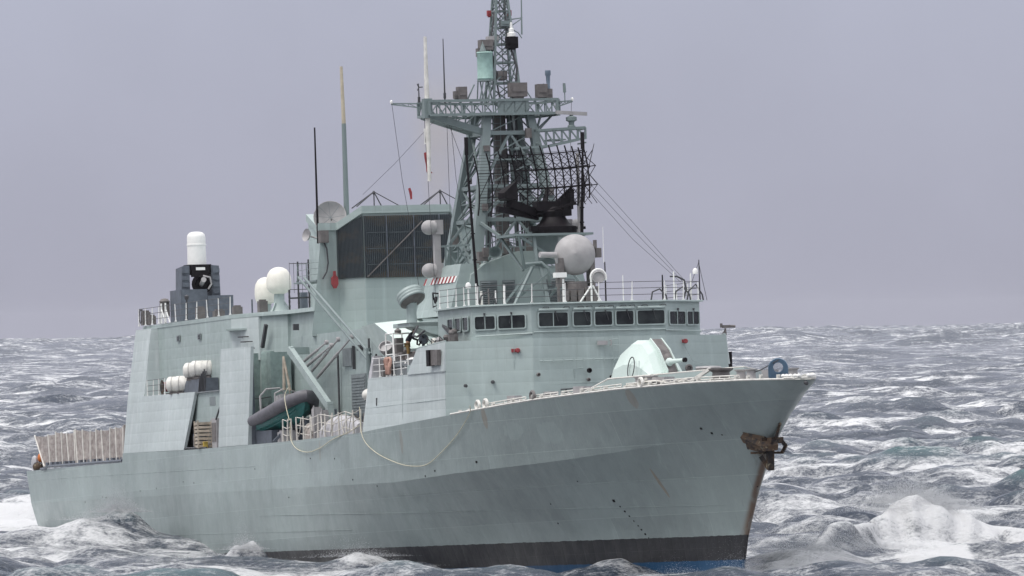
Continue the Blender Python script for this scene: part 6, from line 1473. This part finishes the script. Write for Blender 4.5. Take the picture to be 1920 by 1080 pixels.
# ropes slung over the side
def rope(pts, r_, label, mat='ropey'):
    o = thing('mooring_rope', label, 'rope', pts[0]); p0 = Vector(pts[0]); pts = [Vector(p) - p0 for p in pts]
    # smooth with Catmull-Rom
    out = []
    for i in range(len(pts) - 1):
        a = pts[max(0, i - 1)]; b_ = pts[i]; c_ = pts[i + 1]; d_ = pts[min(len(pts) - 1, i + 2)]
        for k in range(6):
            u = k / 6; out.append(.5 * ((2 * b_) + (c_ - a) * u + (2 * a - 5 * b_ + 4 * c_ - d_) * u * u + (3 * b_ - a - 3 * c_ + d_) * u ** 3))
    out.append(pts[-1]); m_ = MB(); m_.path(out, r_, 6); m_.build('strand', mat, o); return o
def hs(x, z, off=.09):
    p, n_ = on_hull(x, z, -1, off); return p
rope([(-51.6, -8.2, 7.9), hs(-50.9, 6.3), hs(-48.5, 5.4), hs(-44.6, 4.75), hs(-41.8, 4.55), hs(-39.5, 4.65), hs(-36.8, 5.3), hs(-34.6, 6.1), hs(-32.6, 7.1), (-32.2, -7.7, 7.5)], .021, 'long pale rope hanging in a deep loop down the ship side below the bridge')
rope([(-66.2, -8.15, 7.4), (-66.0, -8.22, 6.5), hs(-64.6, 5.9), hs(-62.2, 5.65), hs(-59.5, 5.85), hs(-57, 6.25), (-54, -8.15, 6.6), (-52.2, -8.12, 6.9)], .021, 'pale rope drooping in a shallow loop below the boat deck rail')
rope([(-67.5, -7.85, 9.35), (-67.4, -8.1, 8.9), (-66.8, -8.2, 8.2), (-66.2, -8.2, 7.5)], .021, 'yellow painter running down from the bow of the inflatable boat')
rope([(-16.0, -4.2, 8.05), (-13.5, -3.7, 8.2), (-12.2, -3.2, 8.05), (-10.5, -2.9, 8.2)], .06, 'pale rope laid along the forecastle behind the breakwater', 'ropew')
# orange and pale gear heaped at the stern corner
gh = thing('stern_gear', 'heap of orange and pale gear at the stern corner of the flight deck', 'gear', (-131.2, -7.25, 5.7))
for (x, y, z, s_, mt, nm) in ((-.3, -.18, .42, (.45, .2, .5), 'tarp', 'pale_bag'), (.2, .1, .75, (.3, .2, .3), 'orange', 'orange_float'), (.2, .35, .5, (.4, .2, .55), 'canvas', 'canvas_bag'), (.1, -.1, .2, (.5, .3, .3), 'rust', 'dark_bag')):
    m_ = MB(); m_.sphere((x, y, z), 1.0, s_, 12, 8); m_.build(nm, mt, gh)

m_ = MB(); m_.bb((-47.2, -7.6, 9.42), (-43.2, -5.9, 10.22)); m_.build('gun_platform', 'deck', ship)
# --- crewman bending over the starboard wing gun
def skin(name, nodes, edges, mat, parent, sub=2):
    me_ = bpy.data.meshes.new(name); me_.from_pydata([n_[0] for n_ in nodes], edges, []); me_.materials.append(M[mat])
    o = bpy.data.objects.new(name, me_); COL.objects.link(o); o.parent = parent
    sk = o.modifiers.new('skin', 'SKIN'); sk.use_smooth_shade = True; sl_ = me_.skin_vertices[0].data
    for i, n_ in enumerate(nodes): sl_[i].radius = (n_[1], n_[1] * (n_[2] if len(n_) > 2 else 1)); sl_[i].use_root = (i == 0)
    sb = o.modifiers.new('sub', 'SUBSURF'); sb.levels = sub; sb.render_levels = sub
    return o
man = thing('person', 'person in black jacket, ochre trousers and pale cap bending forward on the starboard bridge wing', 'person', (-46.2, -6.95, 10.22), (0, 0, R(72)))
# x forward
J = {'pel': (0, 0, .92), 'wst': (.06, 0, 1.10), 'chs': (.20, 0, 1.34), 'nck': (.33, 0, 1.52), 'hd0': (.38, 0, 1.58), 'hd1': (.43, 0, 1.68), 'hd2': (.44, 0, 1.77)}
nodes = [(J['pel'], .15), (J['wst'], .13), (J['chs'], .15), (J['nck'], .06), (J['hd0'], .065), (J['hd1'], .085), (J['hd2'], .07)]
edges = [(i, i + 1) for i in range(6)]
for s_ in (-1, 1):
    k = len(nodes); nodes += [((.22, s_ * .19, 1.40), .065), ((.33, s_ * .24, 1.16), .048), ((.56, s_ * .16, 1.10), .036), ((.64, s_ * .14, 1.10), .035)]; edges += [(2, k), (k, k + 1), (k + 1, k + 2), (k + 2, k + 3)]
    k = len(nodes); nodes += [((0, s_ * .10, .86), .095), ((.06, s_ * .12, .48), .065), ((-.02, s_ * .12, .09), .042), ((.13, s_ * .13, .05), .04)]; edges += [(0, k), (k, k + 1), (k + 1, k + 2), (k + 2, k + 3)]
skin('body', nodes, edges, 'skin', man)
jn = [((.0, 0, .95), .17), ((.06, 0, 1.10), .165), ((.20, 0, 1.34), .19), ((.31, 0, 1.49), .09)]; je = [(0, 1), (1, 2), (2, 3)]
for s_ in (-1, 1):
    k = len(jn); jn += [((.22, s_ * .20, 1.40), .092), ((.33, s_ * .25, 1.16), .072), ((.54, s_ * .165, 1.10), .055)]; je += [(2, k), (k, k + 1), (k + 1, k + 2)]
skin('jacket', jn, je, 'navy', man)
tn = [((0, 0, .95), .165)]; te = []
for s_ in (-1, 1):
    k = len(tn); tn += [((0, s_ * .10, .84), .118), ((.06, s_ * .12, .48), .09), ((-.02, s_ * .12, .12), .075)]; te += [(0, k), (k, k + 1), (k + 1, k + 2)]
skin('trousers', tn, te, 'khaki', man)
m_ = MB(); m_.lathe([(.115, 0), (.12, .05), (.10, .11), (.05, .15), (0, .155)], (.42, 0, 1.73), (.15, 0, 1), 16); m_.prism([(.50, -.08, 1.72), (.50, .08, 1.72), (.62, .05, 1.69), (.62, -.05, 1.69)], (0, 0, .02)); m_.build('cap', 'white', man)
m_ = MB(); m_.lathe([(.118, 0), (.118, .035)], (.42, 0, 1.72), (.15, 0, 1), 16); m_.build('cap_band', 'red', man)
m_ = MB(); m_.sphere((.385, 0, 1.66), .088, (.9, 1.05, 1.0), 12, 8); m_.build('hair', 'brown', man)
m_ = MB(); m_.lathe([(.02, 0), (.012, .03), (0, .035)], (.51, 0, 1.65), (1, 0, -.2), 8)
for s_ in (-1, 1): m_.sphere((.42, s_ * .088, 1.66), .025, (.6, .5, 1), 8, 6)
m_.build('nose_and_ears', 'skin', man)
m_ = MB()
for s_ in (-1, 1): m_.sphere((.495, s_ * .035, 1.68), .012, (1, 1, 1), 8, 6)
m_.box((.505, 0, 1.605), (.012, .045, .01)); m_.build('eyes_and_mouth', 'brown', man)
for s_ in (-1, 1):
    m_ = MB(); bx_, by_ = .64, s_ * .14; m_.sphere((bx_, by_, 1.10), .045, (1.1, .9, .55), 10, 6)
    for k in range(4):
        yy = by_ - .03 + .02 * k; ll = (.055, .07, .066, .05)[k]; m_.path([(bx_ + .03, yy, 1.105), (bx_ + .03 + ll * .6, yy, 1.10), (bx_ + .02 + ll * .8, yy, 1.07)], [.011, .010, .008], 5)
    m_.path([(bx_ - .01, by_ - s_ * .035, 1.10), (bx_ + .03, by_ - s_ * .06, 1.08), (bx_ + .06, by_ - s_ * .05, 1.06)], [.013, .011, .009], 5); m_.build('hand', 'skin', man)
for s_ in (-1, 1): m_ = MB(); m_.sphere((.05, s_ * .125, .045), .06, (2.1, .9, .75), 12, 8); m_.build('boot', 'black', man)
sg = thing('machine_gun', 'dark round-shielded deck gun in front of the bending crewman', 'machine gun', (-45.7, -6.2, 10.22))
m_ = MB(); m_.tube((0, 0, 0), (0, 0, .95), .12, .08, 10); m_.build('mount', 'dark', sg)
m_ = MB(); m_.lathe([(.22, -.1), (.28, 0), (.24, .1), (.1, .16)], (.05, 0, 1.1), (.9, -.35, .1), 18); m_.box((-.25, .05, 1.1), (.5, .2, .2)); m_.build('receiver', 'dark', sg)
m_ = MB(); m_.tube((.2, -.05, 1.2), (1.1, -.35, 1.25), .05, .035, 8); m_.build('barrel', 'black', sg)
m_ = MB(); m_.path([(-.1, -.3, 1.1), (0, -.35, .85), (.2, -.3, .8), (.3, -.2, 1.0)], .05, 6); m_.build('hand_ring', 'black', sg)

# ================================================================== spray thrown up at the crests
def sea_z(x, y):
    """height of the water surface near a point"""
    m_ = (np.abs(PXd - x) < 1.0) & (np.abs(PYd - y) < 1.5)
    return float(np.percentile(Zd[m_], 85)) if m_.any() else 0.0
def spray(label, blobs, seed):
    """drifting droplets, thick at the crest and thinning upwards and downwind"""
    rn = np.random.default_rng(seed); P_ = []; S_ = []
    for (cx, cy, cz, sx_, sy_, sz_, n_, s0) in blobs:
        cz = sea_z(cx, cy)
        g3 = rn.normal(size=(n_, 3)); hgt = rn.exponential(.55, n_)
        x = cx + g3[:, 0] * sx_ - hgt * sx_ * .25; y = cy + g3[:, 1] * sy_; z = cz + hgt * sz_ * np.exp(-g3[:, 0] ** 2 * .35) - .15
        P_.append(np.stack([x, y, z], 1)); S_.append(s0 * rn.uniform(.4, 1.0, n_) * np.exp(-hgt * .3))
    P_ = np.concatenate(P_); S_ = np.concatenate(S_); n_ = len(P_)
    q = rn.normal(size=(n_, 4, 3)) * S_[:, None, None] + P_[:, None, :]
    k = np.arange(n_) * 4
    f_ = np.stack([k, k + 1, k + 2, k, k + 2, k + 3, k, k + 3, k + 1, k + 1, k + 3, k + 2], 1).reshape(-1, 3).astype(np.int32)
    me_ = bpy.data.meshes.new('spray'); me_.vertices.add(n_ * 4); me_.vertices.foreach_set('co', q.astype(np.float32).ravel())
    me_.loops.add(len(f_) * 3); me_.polygons.add(len(f_)); me_.loops.foreach_set('vertex_index', f_.ravel()); me_.polygons.foreach_set('loop_start', np.arange(len(f_), dtype=np.int32) * 3); me_.update(calc_edges=True)
    me_.materials.append(M['spray']); o = bpy.data.objects.new('spray', me_); COL.objects.link(o)
    tag(o, label, 'spray', kind='stuff'); return o
msp, t, b = nodes_of('spray_water'); b.inputs['Base Color'].default_value = (.85, .86, .88, 1); b.inputs['Roughness'].default_value = .6
trs = N(t, 'ShaderNodeBsdfTranslucent'); trs.inputs[0].default_value = (.85, .86, .88, 1); mxp = N(t, 'ShaderNodeMixShader'); mxp.inputs[0].default_value = .4
t.links.new(b.outputs[0], mxp.inputs[1]); t.links.new(trs.outputs[0], mxp.inputs[2]); t.links.new(mxp.outputs[0], t.nodes['Material Output'].inputs['Surface']); M['spray'] = msp
spray('white spray blown off the big breaker on the right', [(22.4, 446.5, 0, 1.2, 1.2, 1.3, 32000, .018), (24.0, 447, 0, .9, 1.2, 1.0, 14000, .018), (20.6, 444.5, 0, 1.0, 1.2, .6, 5000, .017), (26.0, 447, 0, .9, 1.2, .6, 4000, .017)], 1)
spray('spray slapping up against the ship side near the stern', [(-23.2, 467.5, 0, .7, .4, 1.1, 14000, .016), (-24.4, 466.5, 0, 1.0, .5, .45, 4000, .015)], 2)
spray('spray leaping from the crest beside the ship amidships', [(-14.9, 440.5, 0, .5, .4, .7, 6000, .016), (-16.4, 439, 0, 1.3, .6, .35, 4000, .015)], 3)
spray('spray splashing along the boot topping', [(-8.3, 424, 0, 1.1, .5, .6, 5000, .015), (-6.6, 422, 0, .9, .5, .35, 2500, .015)], 4)
spray('spray at the foot of the stem', [(11.6, 392.5, 0, 1.2, .6, .7, 9000, .015), (8.4, 396, 0, 1.0, .5, .4, 4000, .014), (16.0, 400, 0, 2.0, 3.0, 1.1, 22000, .016)], 5)

# ================================================================== sea air: thin pale haze over the whole scene
hzb = MB(); hzb.bb((-16500, -16500, -22), (16500, 16500, 42))
mhz = bpy.data.materials.new('sea_haze'); mhz.use_nodes = True; t = mhz.node_tree; t.nodes.clear()
pv = t.nodes.new('ShaderNodeVolumePrincipled'); pv.inputs['Color'].default_value = (0.87, 0.88, 0.96, 1); pv.inputs['Density'].default_value = 0.000018
om = t.nodes.new('ShaderNodeOutputMaterial'); t.links.new(pv.outputs[0], om.inputs['Volume'])
hz_o = hzb.build('haze', mhz); tag(hz_o, 'thin pale sea haze over the water', 'haze', kind='stuff')

# funnel exhaust: a faint brown plume drifting up behind the mast
ep = MB(); ep.lathe([(.8, 0), (1.6, 2), (2.3, 4), (2.8, 6), (2.6, 8), (1.2, 9.5), (0, 10)], (0, 0, 0), (0, 0, 1), 20)
mep = bpy.data.materials.new('exhaust_smoke'); mep.use_nodes = True; t = mep.node_tree; t.nodes.clear()
c = N(t, 'ShaderNodeTexCoord').outputs['Object']; s5 = N(t, 'ShaderNodeSeparateXYZ'); t.links.new(c, s5.inputs[0])
rad = math_n(t, 'SQRT', math_n(t, 'ADD', math_n(t, 'MULTIPLY', s5.outputs[0], s5.outputs[0]), math_n(t, 'MULTIPLY', s5.outputs[1], s5.outputs[1])))
edge = ramp_n(t, math_n(t, 'DIVIDE', rad, math_n(t, 'ADD', math_n(t, 'MULTIPLY', s5.outputs[2], .38), .8)), .15, .95, 1, 0)
den = math_n(t, 'MULTIPLY', math_n(t, 'MULTIPLY', edge, ramp_n(t, s5.outputs[2], 3.0, 9.0, 1, 0)), ramp_n(t, noise(t, c, .5, 4), .3, .7, .4, 1))
pv2 = t.nodes.new('ShaderNodeVolumePrincipled'); pv2.inputs['Color'].default_value = (0.86, 0.76, 0.64, 1); t.links.new(math_n(t, 'MULTIPLY', den, .26), pv2.inputs['Density'])
om2 = t.nodes.new('ShaderNodeOutputMaterial'); t.links.new(pv2.outputs[0], om2.inputs['Volume'])
ex_o = ep.build('exhaust_smoke', mep, None, SHIP @ T(-74.5, 2.9, 19.3) @ Matrix.Rotation(R(-8), 4, 'X')); tag(ex_o, 'faint brown exhaust haze rising from the funnel', 'smoke', kind='stuff')
